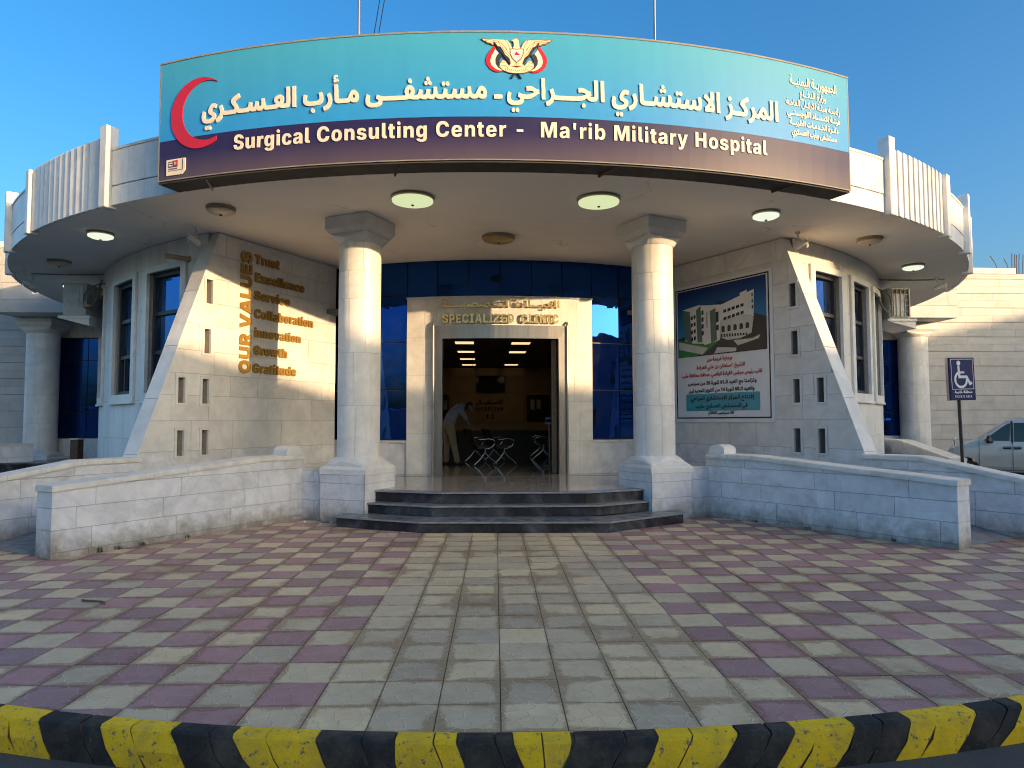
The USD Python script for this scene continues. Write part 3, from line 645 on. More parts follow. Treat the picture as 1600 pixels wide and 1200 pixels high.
# ================================================================== FIN WALLS beside the entrance
FO = np.array([3.77, 14.56]); FT = np.array([.4863, -.8738]); FN = np.array([-.8738, -.4863])
def fin_frame(side): return (np.array([side * FO[0], FO[1], 0]), np.array([side * FT[0], FT[1], 0]), np.array([0, 0, 1.0]), np.array([side * FN[0], FN[1], 0]))
def fm(side, poly, d0, d1):
    m = ext(poly, d1 - d0); m.apply_translation((0, 0, d0)); return frame(m, *fin_frame(side))
NICHES = [(2.91, 3.87), (2.93, 3.0), (2.95, 2.13), (3.42, 2.13), (2.94, 1.25), (3.42, 1.25)]
def fins(side, label):
    o = fin_frame(side); t = thing('fin_wall', label, 'wall', tuple(o[0] + o[1] * 3), 0, 'slanted fin walls beside the entrance')
    prof = Polygon([(-.35, 0), (4.555, 0), (2.705, ZS - .01), (-.35, ZS - .01)])
    holes = union_all([box(s - .067, z - .213, s + .067, z + .213) for s, z in NICHES])
    core = part(t, 'wall_core', [fm(side, prof.difference(holes), -.24, -.012), fm(side, prof, -.335, -.24)], MORTAR)
    rr = random.Random(20 + side); zs = [.0, .38, .74, 1.12, 1.62, 2.05, 2.42, 2.82, 3.28, 3.68, 4.12, 4.55, ZS - .015]
    area = Polygon([(-.34, .0), (4.568, 0), (2.715, ZS - .012), (-.34, ZS - .012)]).difference(union_all([box(s - .112, z - .258, s + .112, z + .258) for s, z in NICHES]))
    for q in clip(courses(-.34, 4.7, zs, .55, 1.35, r=rr), area): part(t, 'stone_slab', fm(side, q, -.010, rr.uniform(0, .003)), MARBLE if q.centroid.y > 1.2 else MARBLE_LOW)
    for s, z in NICHES:
        part(t, 'niche_frame', fm(side, box(s - .11, z - .256, s + .11, z + .256).difference(box(s - .066, z - .212, s + .066, z + .212)), -.03, .018), MARBLE)
        part(t, 'niche_lining', fm(side, box(s - .0665, z - .2125, s + .0665, z + .2125), -.238, -.225), STRIP)
    # slanted edge in four slabs
    A, B = np.array([4.560, 0.0]), np.array([2.71, ZS - .012]); d = (B - A); cuts = [0, .22, .4, .58, .78, 1]
    for c0, c1 in zip(cuts, cuts[1:]):
        p, q = A + d * (c0 + .0008), A + d * (c1 - .0008)
        part(t, 'edge_slab', fm(side, Polygon([p, q, q + (.014, 0), p + (.014, 0)]), -.34, .002), MARBLE)
    part(t, 'outer_face', fm(side, prof, -.35, -.336), MARBLE_LOW)
    return t
fins(-1, 'slanted marble wall with slot niches on the left carrying the gold values lettering')
fins(1, 'slanted marble wall with slot niches on the right carrying the building poster')

# gold words on the left fin
vt = thing('values_lettering', 'raised gold letters OUR VALUES with seven words on the left marble wall', 'lettering', tuple(fin_frame(-1)[0] + fin_frame(-1)[1] * 1.3 + np.array([0, 0, 3.6])))
def lf(poly, d0, d1):   # text drawn with x to the viewer's right, measured as -s
    m = ext(poly, d1 - d0); m.apply_translation((0, 0, d0)); o = fin_frame(-1); return frame(m, o[0], -o[1], o[2], o[3])
ov = fit(text_shape('OUR VALUES', 900, px=80), 0, 2.26, 0, .255); ov = affinity.affine_transform(ov, [0, -1, 1, 0, -1.995, 2.49])
part(vt, 'our_values_word', lf(ov, .004, .035), GOLD)
for w, z, s0, s1 in (('Trust', 4.57, 1.93, 1.32), ('Excellence', 4.225, 1.92, .64), ('Service', 3.885, 1.93, 1.03), ('Collaboration', 3.54, 1.92, .38), ('innovation', 3.185, 1.91, .72), ('Growth', 2.85, 1.93, 1.09), ('Gratitude', 2.51, 1.94, .84)):
    gt = text_shape(w, 900, px=64)
    hh = .178 if w != 'innovation' else .172
    part(vt, w.lower() + '_word', lf(fit(gt, -s0, -s1, z, hh), .004, .035), GOLD)

# poster on the right fin
PW, PD, PR_, PB, PG = (mat('poster_white', (.74, .76, .78), (.69, .71, .73), scale=2, rough=.35), mat('poster_dark', (.012, .012, .02), rough=.4), mat('poster_red', (.50, .02, .02), rough=.4),
                       mat('poster_teal', (.05, .33, .42), rough=.4), mat('poster_green', (.04, .22, .05), rough=.4))
P_SKY = printed('poster_sky', (.04, .27, .55), (.008, .030, .15), 3.2, 4.3, .02); P_ROAD = mat('poster_road', (.03, .028, .035), rough=.4)
P_LIT = mat('poster_building_light', (.80, .79, .74), rough=.4); P_MID = mat('poster_building_mid', (.60, .60, .54), rough=.4); P_SHADE = mat('poster_building_shade', (.10, .17, .14), rough=.4); P_WIN = mat('poster_window', (.015, .02, .03), rough=.4)
ps = thing('wall_poster', 'framed poster with a hospital picture and Arabic lines on the right marble wall', 'poster', tuple(fin_frame(1)[0] + fin_frame(1)[1] * 1.2 + np.array([0, 0, 3.0])))
def pf(poly, k, th=.0016): return fm(1, poly, .022 + k * .0016, .022 + k * .0016 + th)
part(ps, 'backing_board', fm(1, box(-.03, 1.57, 2.49, 4.46), .004, .0205), PW)
part(ps, 'border_line', pf(box(.02, 1.645, 2.42, 4.40).difference(box(.048, 1.673, 2.392, 4.372)), 0), PD)
part(ps, 'picture_sky', pf(box(.08, 2.94, 2.355, 4.355), 0), P_SKY)
def X(x, y):     # crop coordinates of the poster picture, flattened onto the sheet
    s = .08 + (x - 90) / 640 * 2.27; top, bot = 225 - (x - 88) * .2308, 700 - (x - 98) * .1246
    return (s, 4.355 - (y - top) / (bot - top) * 1.41)
def XP(*p): return Polygon([X(*q) for q in p]).buffer(0)
pic = box(.08, 2.94, 2.355, 4.355)
part(ps, 'picture_ground', pf(XP((90, 565), (160, 540), (400, 500), (640, 355), (735, 385), (742, 640), (96, 720)).intersection(pic), 1), P_ROAD)
part(ps, 'picture_lawn', pf(union_all([XP((96, 580), (200, 560), (430, 545), (300, 660), (96, 712)), XP((560, 560), (690, 520), (650, 560), (545, 595))]).intersection(pic), 2), PG)
part(ps, 'picture_paths', pf(union_all([XP((100, 585), (325, 620), (285, 670), (100, 640)), XP((395, 612), (530, 615), (528, 640), (372, 660)), XP((510, 560), (640, 545), (690, 515), (680, 545), (540, 598))]).intersection(pic), 3), P_MID)
part(ps, 'picture_building', pf(union_all([XP((135, 350), (270, 305), (300, 590), (190, 590), (150, 570)), XP((270, 310), (430, 300), (655, 185), (650, 385), (420, 430), (415, 560), (300, 600)), XP((560, 215), (608, 190), (608, 240), (565, 250))]), 4), P_LIT)
part(ps, 'picture_shade', pf(union_all([XP((135, 352), (190, 360), (205, 590), (185, 590), (150, 560)), XP((240, 345), (276, 310), (285, 580), (248, 582)), XP((345, 350), (388, 325), (395, 560), (352, 585))]), 5), P_SHADE)
part(ps, 'picture_rotunda', pf(union_all([XP((418, 420), (470, 395), (560, 365), (640, 375), (650, 395), (635, 505), (560, 545), (470, 560), (420, 540))]), 6), P_MID)
wins = [XP((200 + i * 22, 395 + j * 52 - i * 9), (214 + i * 22, 388 + j * 52 - i * 9), (214 + i * 22, 415 + j * 52 - i * 9), (200 + i * 22, 422 + j * 52 - i * 9)) for i in range(2) for j in range(4)]
wins += [XP((283, 350 + j * 50), (298, 343 + j * 50), (298, 375 + j * 50), (283, 382 + j * 50)) for j in range(4)] + [XP((390, 358), (410, 350), (410, 425), (390, 435)), XP((388, 455), (410, 447), (410, 485), (388, 492)), XP((380, 282), (440, 272), (465, 280), (400, 298))]
wins += [XP((445 + i * 30, 340 - i * 11 + j * 55), (466 + i * 30, 332 - i * 11 + j * 55), (466 + i * 30, 354 - i * 11 + j * 55), (445 + i * 30, 362 - i * 11 + j * 55)) for i in range(5) for j in range(2)]
wins += [XP((430 + i * 42, 468 - i * 7), (436 + i * 42, 458 - i * 7), (446 + i * 42, 456 - i * 7), (453 + i * 42, 465 - i * 7), (453 + i * 42, 500 - i * 8), (430 + i * 42, 505 - i * 8)) for i in range(5)]
wins += [XP((425 + i * 19, 515 - i), (436 + i * 19, 515 - i), (436 + i * 19, 540 - i * 2), (425 + i * 19, 540 - i * 2)) for i in range(10)] + [XP((640, 215 + 45 * j), (648, 212 + 45 * j), (648, 238 + 45 * j), (640, 241 + 45 * j)) for j in range(3)]
part(ps, 'picture_windows', pf(union_all(wins), 7), P_WIN)
vt2 = affinity.affine_transform(fit(text_shape('HOSPITAL', 700, px=40), 0, .34, 0, .035), [0, -1, 1, 0, X(328, 470)[0], X(328, 470)[1]]); part(ps, 'picture_word', pf(vt2, 7), PD)
for txt, a, b, z, mt in (('برعاية كريمة من', .88, 1.53, 2.815, PR_), ('الشيخ /سلطان بن علي العرادة', .60, 1.84, 2.665, PR_), ('نائب رئيس مجلس القيادة الرئاسي -محافظ محافظة مأرب', .18, 2.23, 2.51, PR_),
                         ('وتزامناً مع العيد الـ61 لثورة 26 من سبتمبر', .34, 2.10, 2.34, PD), ('والعيد الـ60 لثورة 14 من أكتوبر المجيدتين', .37, 2.05, 2.19, PD),
                         ('إفتتاح المركز الإستشاري الجراحي', .42, 2.04, 2.025, PD), ('في المستشفى العسكري -مأرب', .56, 1.88, 1.865, PD), ('26 سبتمبر 2023م', .90, 1.55, 1.735, PD)):
    hh = .075 if mt is PR_ or 2.1 < z < 2.4 else (.085 if z > 1.8 else .06)
    part(ps, 'text_line', pf(fit(text_shape(txt.replace('ً', ''), 800, True, px=40, grow=.008), a, b, z, hh), 3), mt)
part(ps, 'teal_box', pf(box(.32, 1.83, 2.14, 2.125).buffer(.03), 1), PB)

# ================================================================== COLUMNS
def octring(h, r, n=16): return [(r * cos(2 * pi * k / n + pi / n), r * sin(2 * pi * k / n + pi / n), h) for k in range(n)]
def make_column(label, zbot, group):
    t = thing('round_column', label, 'column', (0, 0, 0), 0, group)
    H = .435
    ped = part(t, 'pedestal', bx(-H + .012, H - .012, -H + .012, H - .012, zbot, .80), MORTAR, world=False)
    zz = [zbot, .36, .62, .755] if zbot < .3 else [zbot, .755]
    for z0, z1 in zip(zz, zz[1:]):
        for k in range(4):
            m = bx(-H, H, -H, -H + .014, z0 + .003, z1 - .003); m.apply_transform(trimesh.transformations.rotation_matrix(k * pi / 2, [0, 0, 1])); part(ped, 'stone_slab', m, MARBLE_LOW, world=False)
    part(ped, 'plinth_cap', m3.Manifold.hull_points([(sx * a, sy * a, z) for sx in (-1, 1) for sy in (-1, 1) for a, z in ((H + .004, .757), (H + .004, .84), (H - .035, .885), (H - .07, .755))]), MARBLE, world=False)
    part(ped, 'base_block', m3.Manifold.hull_points([(sx * a, sy * a, .886) for sx in (-1, 1) for sy in (-1, 1) for a in (H - .045,)] + octring(1.02, .375, 24) + octring(.96, .40, 24)), MARBLE, world=False)
    R = .345
    sh = part(t, 'shaft', trimesh.creation.cylinder(R - .012, segment=[(0, 0, .95), (0, 0, ZS - .2)], sections=40), MORTAR, world=False)
    rr = random.Random(9)
    for z0, z1 in zip([1.02, 1.86, 2.72, 3.6, 4.06], [1.86, 2.72, 3.6, 4.06, 4.56]):
        off = rr.uniform(0, 1)
        for k in range(8):
            a0, a1 = 2 * pi * k / 8 + off + .006, 2 * pi * (k + 1) / 8 + off - .006
            ring = [(R * cos(a), R * sin(a)) for a in np.linspace(a0, a1, 8)] + [((R - .014) * cos(a), (R - .014) * sin(a)) for a in np.linspace(a1, a0, 8)]
            m = ext(Polygon(ring), z1 - z0 - .004); m.apply_translation((0, 0, z0)); part(sh, 'stone_panel', m, MARBLE, world=False, smooth=30)
    C = .41
    cp = part(t, 'capital', m3.Manifold.hull_points([(sx * a, sy * a, 4.685) for sx in (-1, 1) for sy in (-1, 1) for a in (C - .055,)] + octring(4.535, .36, 24) + octring(4.60, .40, 24)), MARBLE, world=False)
    part(cp, 'abacus', m3.Manifold.hull_points([(sx * a, sy * a, z) for sx in (-1, 1) for sy in (-1, 1) for a, z in ((C - .05, 4.687), (C, 4.765), (C, ZS - .008))]), MARBLE, world=False)
    return t
COLG = None
c0 = make_column('thick round marble column on the left of the entrance steps', 0.0, 'round columns under the roof')
place(c0.prim, (-2.465, 11.4, 0), rad(-26))
def instance(t, loc, deg, label, tz=0): return copy(t, loc, rad(deg), label)
instance(c0, (2.465, 11.4, 0), 26, 'thick round marble column on the right of the entrance steps')
# slim block walls between pedestals and ramp walls
def slabwall(t, A, B, th, prof, zs, rr, wmin=.7, wmax=1.3, m=MARBLE_LOW, both=True, ends=True, name='wall_core'):
    """an upright wall from A to B (plan), outline prof(s) in (s, z); slabs on its faces"""
    A, B = np.array(A, float), np.array(B, float); L = np.linalg.norm(B - A); d = (B - A) / L; n = np.array([-d[1], d[0]])
    fr = (np.array([*A, 0]), np.array([*d, 0]), np.array([0, 0, 1.0]), np.array([*n, 0]))
    P = Polygon(prof)
    core = part(t, name, frame(_tr(ext(P.buffer(-.012, join_style=2), th - .028), -th / 2 + .014), *fr), MORTAR)
    b = P.bounds
    for sgn in ((-1, 1) if both else (-1,)):
        for q in clip(courses(b[0], b[2], zs, wmin, wmax, r=rr), P):
            off = rr.uniform(0, .003)
            mm = _tr(ext(q, .015), th / 2 - .015 + off if sgn > 0 else -th / 2 - off)
            part(t, 'stone_slab', frame(mm, *fr), m)
    return core, fr, L
def _tr(m, dz): m.apply_translation((0, 0, dz)); return m
def block(label, x0, x1, side):
    t = thing('low_pier', label, 'wall', (side * 3.2, 11.5, 0), 0, 'low piers beside the pedestals')
    A, B = (side * 3.46, 11.68), (side * 2.86, 11.36)
    if side > 0: A, B = (B[0], B[1]), (A[0], A[1])
    L = np.hypot(A[0] - B[0], A[1] - B[1])
    slabwall(t, A, B, .3, [(0, 0), (L, 0), (L, .80), (0, .80)], [0, .32, .62, .80], random.Random(2), .5, .9)
    part(t, 'coping', _tr(ext(Polygon([(A[0], A[1] - .15), (B[0], B[1] - .15), (B[0], B[1] + .2), (A[0], A[1] + .2)]).buffer(.012), .03), .80), COPING)
block('low marble pier between left pedestal and left front ramp wall', 0, 0, -1)
block('low marble pier between right pedestal and right front ramp wall', 0, 0, 1)

# ================================================================== RAMPS AND THEIR WALLS
def rampwall(side, A, B, th, zA, zB, label, seed, knob=True):
    """from the inner end A to the outer end B; top falls from zA (level for a stretch) to zB"""
    A, B = np.array([side * A[0], A[1]]), np.array([side * B[0], B[1]]); L = np.linalg.norm(B - A)
    t = thing('ramp_wall', label, 'wall', (*A, 0), 0, 'low marble walls along the ramps')
    z = lambda s: zA if s < .9 else zA + (zB - zA) * (s - .9) / (L - .9)
    prof = [(0, -.05), (L, -.05), (L, zB - .075), (.9, zA - .075), (0, zA - .075)]
    core, fr, L = slabwall(t, A, B, th, prof, [-.05, .07, .33, .59, .84, 1.05], random.Random(seed), .75, 1.35)
    # end slabs
    for z0, z1 in ((0, .33), (.33, .59), (.59, zB - .077)):
        part(t, 'end_slab', frame(_tr(ext(box(L - .005, z0 + .003, L + .012, z1 - .003), th + .004), -th / 2 - .002), *fr), MARBLE_LOW)
    # coping stones with rounded edges
    cuts = [0, .45, .9]; rr = random.Random(seed + 1)
    while cuts[-1] < L - .8: cuts.append(cuts[-1] + rr.uniform(.38, .55))
    cuts.append(L + .028); w = th / 2 + .028
    cs = [(-w, 0), (w, 0), (w, .045), (w - .012, .066), (w - .032, .075), (-w + .032, .075), (-w + .012, .066), (-w, .045)]
    for c0, c1 in zip(cuts, cuts[1:]):
        P = [(s, zz - .076 + q, n) for s, zz in ((c0 + .002, z(c0)), (c1 - .002, z(min(c1, L)))) for n, q in cs]
        m = m3.Manifold.hull_points([tuple(map(float, fr[0] + fr[1] * s + fr[2] * zq + fr[3] * n)) for s, zq, n in P]); part(t, 'coping_stone', m, COPING, smooth=35)
    if knob:
        m = ext(Polygon([(.04, zA), (.36, zA), (.36, zA + .06)] + [(.36 - .16 + .16 * cos(a), zA + .06 + .09 * sin(a)) for a in np.linspace(.1, pi - .1, 10)] + [(.04, zA + .06)]), th - .02)
        part(t, 'rounded_block', frame(_tr(m, -th / 2 + .01), *fr), MARBLE)
    return t
FA, FB = (3.52, 11.60), (5.58, 8.36)
rampwall(-1, FA, FB, .33, 1.06, .86, 'front marble ramp wall left of the steps with weeds at its foot', 31)
rampwall(1, FA, FB, .33, 1.05, .86, 'front marble ramp wall right of the steps with stained end', 32)
BA, BB = (5.86, 10.95), (7.03, 8.96)
rampwall(-1, BA, (7.5, 8.1), .30, 1.06, .70, 'rear marble ramp wall running from the left fin wall out of the picture', 33, knob=False)
rampwall(1, BA, (7.03, 8.96), .30, 1.06, .80, 'rear marble ramp wall from the right fin wall towards the parked car', 34, knob=False)
RAMPSTONE = mat('ramp_stone', (.21, .22, .23), (.13, .135, .14), scale=6, rough=.6, stretch=(1, 1, 1), dirt=((.10, .085, .06), .6), dscale=2)
for side in (-1, 1):
    pts = [np.array([side * x, y]) for x, y in ((3.75, 11.75), (5.72, 8.52), (6.95, 9.12), (5.75, 11.05))]
    rp = thing('ramp', ('left' if side < 0 else 'right') + ' access ramp of narrow grey stone strips between marble walls', 'ramp', (side * 5.5, 9.9, 0))
    d0 = pts[0] - pts[1]; L = np.linalg.norm(d0); n = 26
    rd = np.random.default_rng(4)
    def pt(u, v):
        a = pts[1] * (1 - u) + pts[0] * u; b = pts[2] * (1 - u) + pts[3] * u; return a * (1 - v) + b * v
    for i in range(n):
        u0, u1 = i / n + .001, (i + 1) / n - .001
        for v0, v1 in ((0, .48), (.482, 1)):
            q = [pt(u0, v0), pt(u0, v1), pt(u1, v1), pt(u1, v0)]; za, zb = .006 + .50 * u0, .006 + .50 * u1
            P = [(*p, z + dz) for p, z in zip(q, (za, za, zb, zb)) for dz in (0, -.03)]
            part(rp, 'ramp_strip', m3.Manifold.hull_points([tuple(map(float, p)) for p in P]), RAMPSTONE)
    P = [(*p, z) for p, z in zip([pts[1], pts[2], pts[3], pts[0]], (-.03, -.03, .46, .46))] + [(*p, -.10) for p in pts]
    part(rp, 'ramp_bed', m3.Manifold.hull_points([tuple(map(float, p)) for p in P]), BEDDING)
    # stone plinth course at the foot of the rear wall

# ================================================================== THE BIG SIGN
RS = 12.85
SU = rad(22.85) * RS
sg = thing('hospital_sign', 'large curved cyan and purple hospital name board on the roof edge', 'sign', (0, CY - RS, 5.8))
part(sg, 'sign_box', curved(-SU, SU, 4.975, 6.70, -.12, -.004, RS), SIGNEDGE)
part(sg, 'cyan_face', curved(-SU + .015, SU - .015, 5.545, 6.665, -.003, .004, RS), SIGN_CYAN)
part(sg, 'purple_face', curved(-SU + .015, SU - .015, 4.985, 5.543, -.003, .004, RS), SIGN_PLUM)
part(sg, 'edge_trim', [curved(-SU - .01, SU + .01, 6.667, 6.690, -.13, .012, RS), curved(-SU - .01, SU + .01, 4.970, 4.984, -.13, .008, RS), curved(-SU - .006, -SU + .014, 4.984, 6.667, -.13, .006, RS), curved(SU - .014, SU + .006, 4.984, 6.667, -.13, .006, RS)], SIGNEDGE)
part(sg, 'bottom_plate', curved(-SU, SU, 4.945, 4.960, -.36, -.01, RS), SIGNUNDER)
for s in (-1, 1): part(sg, 'side_plate', curved(s * SU - .012, s * SU + .012, 4.962, 6.69, -.36, -.13, RS), SIGNEDGE)
for u in (-4.4, -1.57, 1.27, 4.02):
    m = trimesh.creation.box((.022, .34, .035)); m.apply_transform(trimesh.transformations.rotation_matrix(rad(-6), [1, 0, 0])); m.apply_transform(trimesh.transformations.rotation_matrix(rad(28), [0, 0, 1])); m.apply_translation((0, -(RS - .20), 4.935))
    m.apply_transform(trimesh.transformations.rotation_matrix(u / RS, [0, 0, 1])); m.apply_translation((CX, CY, 0)); part(sg, 'bracket', m, IRON if u > -4 else PVC)
def words(g, gap):
    gs = sorted([q for q in getattr(g, 'geoms', [g])], key=lambda q: q.bounds[0]); out = []
    for q in gs:
        if out and q.bounds[0] - max(k.bounds[2] for k in out[-1]) < gap: out[-1].append(q)
        else: out.append([q])
    return [MultiPolygon(k) for k in out]
def sgn(name, g, mt, k=0, t=.012, step=.3): return part(sg, name, bent(g, t, RS, .0045 + k * .0022, step=step), mt)
ar = text_shape('المركـز الاستشـاري الجـــراحي ـ مستشفـــى مـأرب العـسـكـري', 800, True, px=96, grow=.003)
for wd in words(fit(ar, -4.36, 3.77, 5.775, .285), .07): sgn('arabic_word', wd, LETTERCREAM, t=.018)
for wd in words(fit(text_shape("Surgical Consulting Center -  Ma'rib Military Hospital", 760, px=96, space=.05), -3.84, 3.57, 5.275, .205), .09): sgn('latin_word', wd, LETTERCREAM, t=.012)
outer = Point(-4.40, 5.865).buffer(.5, 48); inner = Point(-4.285, 5.89).buffer(.418, 48)
sgn('crescent', outer.difference(inner).difference(box(-4.12, 5, -3, 7)), CRESCENT, t=.012)
for txt, a, b, z, h, w in (('الجمهوريــة اليمنيــة', 3.99, 4.87, 6.37, .13, 600), ('وزارة الدفــاع', 4.17, 4.66, 6.21, .10, 500), ('رئاسـة هيئـة الأركـان العامـة', 3.92, 4.93, 6.06, .095, 500),
                           ('هيئـة الاسنــاد اللوجستــي', 3.93, 4.93, 5.92, .085, 800), ('دائـرة الخـدمـات الطبيــة', 3.97, 4.89, 5.78, .085, 800), ('مستشفى مأرب العسكري', 4.01, 4.85, 5.645, .085, 800)):
    sgn('small_line', fit(text_shape(txt, w, True, px=44), a, b, z, h), LETTERCREAM, t=.01)
# the crest
CRM = mat('crest_cream', (.78, .64, .40), rough=.5); CRO = mat('crest_brown', (.22, .10, .03), rough=.5); CRR = mat('crest_red', (.55, .01, .015), rough=.45); CRK = mat('crest_black', (.025, .022, .03), rough=.45); CRW = mat('crest_white', (.78, .68, .55), rough=.5); CRB = mat('crest_shield', (.45, .52, .56), rough=.5)
def E(pts, mirror=False):
    q = [((2 * 765 - x if mirror else x), y) for x, y in pts]
    return Polygon([(.025 + (x - 765) * .000728, 6.335 - (y - 520) * .000728) for x, y in q]).buffer(0)
red = [(375, 300), (300, 390), (240, 480), (215, 570), (230, 660), (290, 740), (370, 790), (450, 803), (540, 785), (560, 765), (470, 770), (390, 740), (320, 680), (295, 600), (310, 520), (350, 440), (388, 380)]
wht = [(388, 375), (350, 440), (310, 520), (293, 600), (318, 680), (388, 742), (470, 774), (520, 762), (440, 720), (390, 650), (385, 570), (410, 500), (445, 455), (400, 400)]
blk = [(450, 450), (410, 500), (383, 570), (388, 650), (440, 722), (505, 760), (470, 690), (455, 640), (460, 580), (485, 530), (515, 480)]
wing = [(140, 190), (260, 200), (545, 210), (600, 222), (650, 280), (690, 372), (640, 400), (660, 520), (640, 550), (560, 480), (520, 400), (480, 340), (430, 325), (370, 290), (330, 300), (300, 275), (240, 270), (225, 240), (185, 230)]
bodyp = [(690, 372), (715, 330), (715, 260), (700, 232), (668, 232), (690, 205), (715, 205), (735, 186), (775, 186), (803, 215), (815, 330), (840, 372), (890, 420), (890, 560), (870, 640), (900, 690), (630, 690), (660, 640), (640, 560), (640, 420)]
scroll = [(470, 640), (520, 585), (560, 600), (620, 680), (765, 720), (910, 680), (970, 600), (1010, 585), (1065, 640), (1072, 700), (1010, 765), (900, 808), (765, 822), (630, 808), (520, 765), (460, 700)]
both = lambda p: union_all([E(p), E(p, True)])
sgn('crest_flags_red', both(red), CRR, 0); sgn('crest_flags_white', both(wht), CRW, 0, t=.013); sgn('crest_flags_black', both(blk), CRK, 0, t=.014)
eagle = union_all([both(wing), E(bodyp), E(scroll)])
sgn('crest_outline', eagle.buffer(.006), CRO, 0, t=.016); sgn('crest_eagle', eagle.buffer(-.001), CRM, 0, t=.019)
lines = []
for w in ([(150, 192), (430, 235), (480, 330)], [(200, 228), (420, 262)], [(240, 262), (400, 290)], [(560, 215), (620, 300), (650, 420), (690, 540)], [(500, 330), (560, 440), (640, 520)], [(545, 330), (600, 420), (660, 480)], [(430, 235), (520, 300), (600, 400)], [(480, 640), (560, 620)], [(480, 690), (560, 680), (620, 740)]):
    for mir in (False, True):
        q = [((2 * 765 - x if mir else x), y) for x, y in w]; lines.append(LineString([(.025 + (x - 765) * .000728, 6.335 - (y - 520) * .000728) for x, y in q]).buffer(.0028))
for x in range(560, 980, 36): lines.append(LineString([(.025 + (x - 765) * .000728, 6.335 - (735 + 30 * (1 - abs(x - 765) / 220) - 520) * .000728), (.025 + (x + 16 - 765) * .000728, 6.335 - (770 + 25 * (1 - abs(x - 765) / 220) - 520) * .000728)]).buffer(.003))
for x in (735, 765, 795): lines.append(LineString([(.025 + (x - 765) * .000728, 6.335 - (640 - 520) * .000728), (.025 + (x - 765) * .000728, 6.335 - (710 - 520) * .000728)]).buffer(.0028))
sgn('crest_feather_lines', union_all(lines), CRO, 0, t=.0205)
shield = [(650, 385), (700, 372), (765, 390), (830, 372), (885, 385), (880, 470), (840, 555), (765, 625), (690, 555), (652, 470)]
sgn('crest_shield_rim', E(shield).buffer(.007), CRO, 0, t=.022); sgn('crest_shield', E(shield).buffer(-.004), CRB, 0, t=.024)
sgn('crest_shield_mark', union_all([E([(730, 470), (765, 430), (775, 445), (820, 480), (815, 492), (735, 490)])]), CRR, 0, t=.026)
poles = []
for a, b in (((365, 262), (648, 645)), ((1165, 262), (882, 645)), ((735, 828), (680, 905)), ((790, 828), (842, 905))):
    poles.append(LineString([(.025 + (x - 765) * .000728, 6.335 - (y - 520) * .000728) for x, y in (a, b)]).buffer(.0075))
sgn('crest_flag_poles', union_all(poles), CRK, 0, t=.027)
# the maker's plate in the lower corner
sgn('maker_plate', Polygon([(-4.955, 5.045), (-4.69, 5.045), (-4.635, 5.10), (-4.635, 5.255), (-4.955, 5.255)]).buffer(.008), LETTERCREAM, 0)
sgn('maker_block', union_all([box(-4.925, 5.15, -4.76, 5.235), box(-4.68, 5.10, -4.668, 5.245), box(-4.93, 5.098, -4.68, 5.106)] + [box(-4.92 + i * .022, 5.118, -4.906 + i * .022, 5.137) for i in range(7)]), SIGN_PLUM, 0, t=.0135)
sgn('maker_dot', box(-4.83, 5.165, -4.765, 5.238).buffer(.006), CRESCENT, 0, t=.0145)
sgn('maker_marks', union_all([box(-4.915 + i * .024, 5.165 + .034 * j, -4.90 + i * .024, 5.185 + .034 * j) for i in range(3) for j in range(2)] + [box(-4.815, 5.18, -4.805, 5.222), box(-4.795, 5.18, -4.785, 5.215)]), LETTERCREAM, 0, t=.0155)

# lettering over the door
cl = thing('clinic_lettering', 'raised brass Arabic letters and SPECIALIZED CLINIC above the door', 'lettering', (0, CY - RP, 3.8))
part(cl, 'arabic_word', bent(fit(text_shape('العيـــادة التخصصيــــة', 800, True, px=80), -1.28, 1.17, 3.955, .155), .03, RP, .055, step=.3), BRASS)
part(cl, 'latin_word', bent(fit(text_shape('SPECIALIZED  CLINIC', 860, px=80, space=.06), -1.24, 1.15, 3.625, .185), .03, RP, .055, step=.3), BRASS)
part(cl, 'stand_off_pins', bent(union_all([box(x, z, x + .012, z + .012) for z in (3.70, 4.0) for x in np.arange(-1.2, 1.15, .14)]), .056, RP, .002), STEEL)

# ================================================================== CEILING LIGHTS
def make_light(label, dif, r=.30):
    t = thing('ceiling_light', label, 'lamp', (0, 0, 0), 0, 'round lamps on the soffit')
    part(t, 'rim', lathe([(0, 0), (r + .01, 0), (r + .012, -.035), (r - .02, -.05), (0, -.05)], 40), LAMPRIM, world=False, smooth=40)
    part(t, 'diffuser', lathe([(0, -.051), (r - .005, -.051), (r * .97, -.075), (r * .75, -.098), (r * .4, -.112), (0, -.118)], 40), dif, world=False, smooth=50)
    part(t, 'knob', lathe([(0, -.118), (.022, -.119), (.022, -.130), (.012, -.138), (0, -.139)], 14), IRON, world=False, smooth=50)
    return t
def put(t, x, y, z=ZS - .001): place(t.prim, (x, y, z)); return t
l_on = put(make_light('lit round ceiling lamp above and right of the left column', LAMP_ON, .315), -1.47, 10.15)
copy(l_on, (1.34, 10.12, ZS - .001), 0, 'lit round ceiling lamp above and left of the right column')
l_off = put(make_light('unlit amber ceiling lamp in the middle above the door', LAMP_OFF, .29), -.13, 12.3)
l_off = put(make_light('unlit ceiling lamp under the left end of the big sign', mat('cream_diffuser', (.56, .49, .36), (.50, .43, .30), scale=6, rough=.4), .21), -4.53, 10.75)
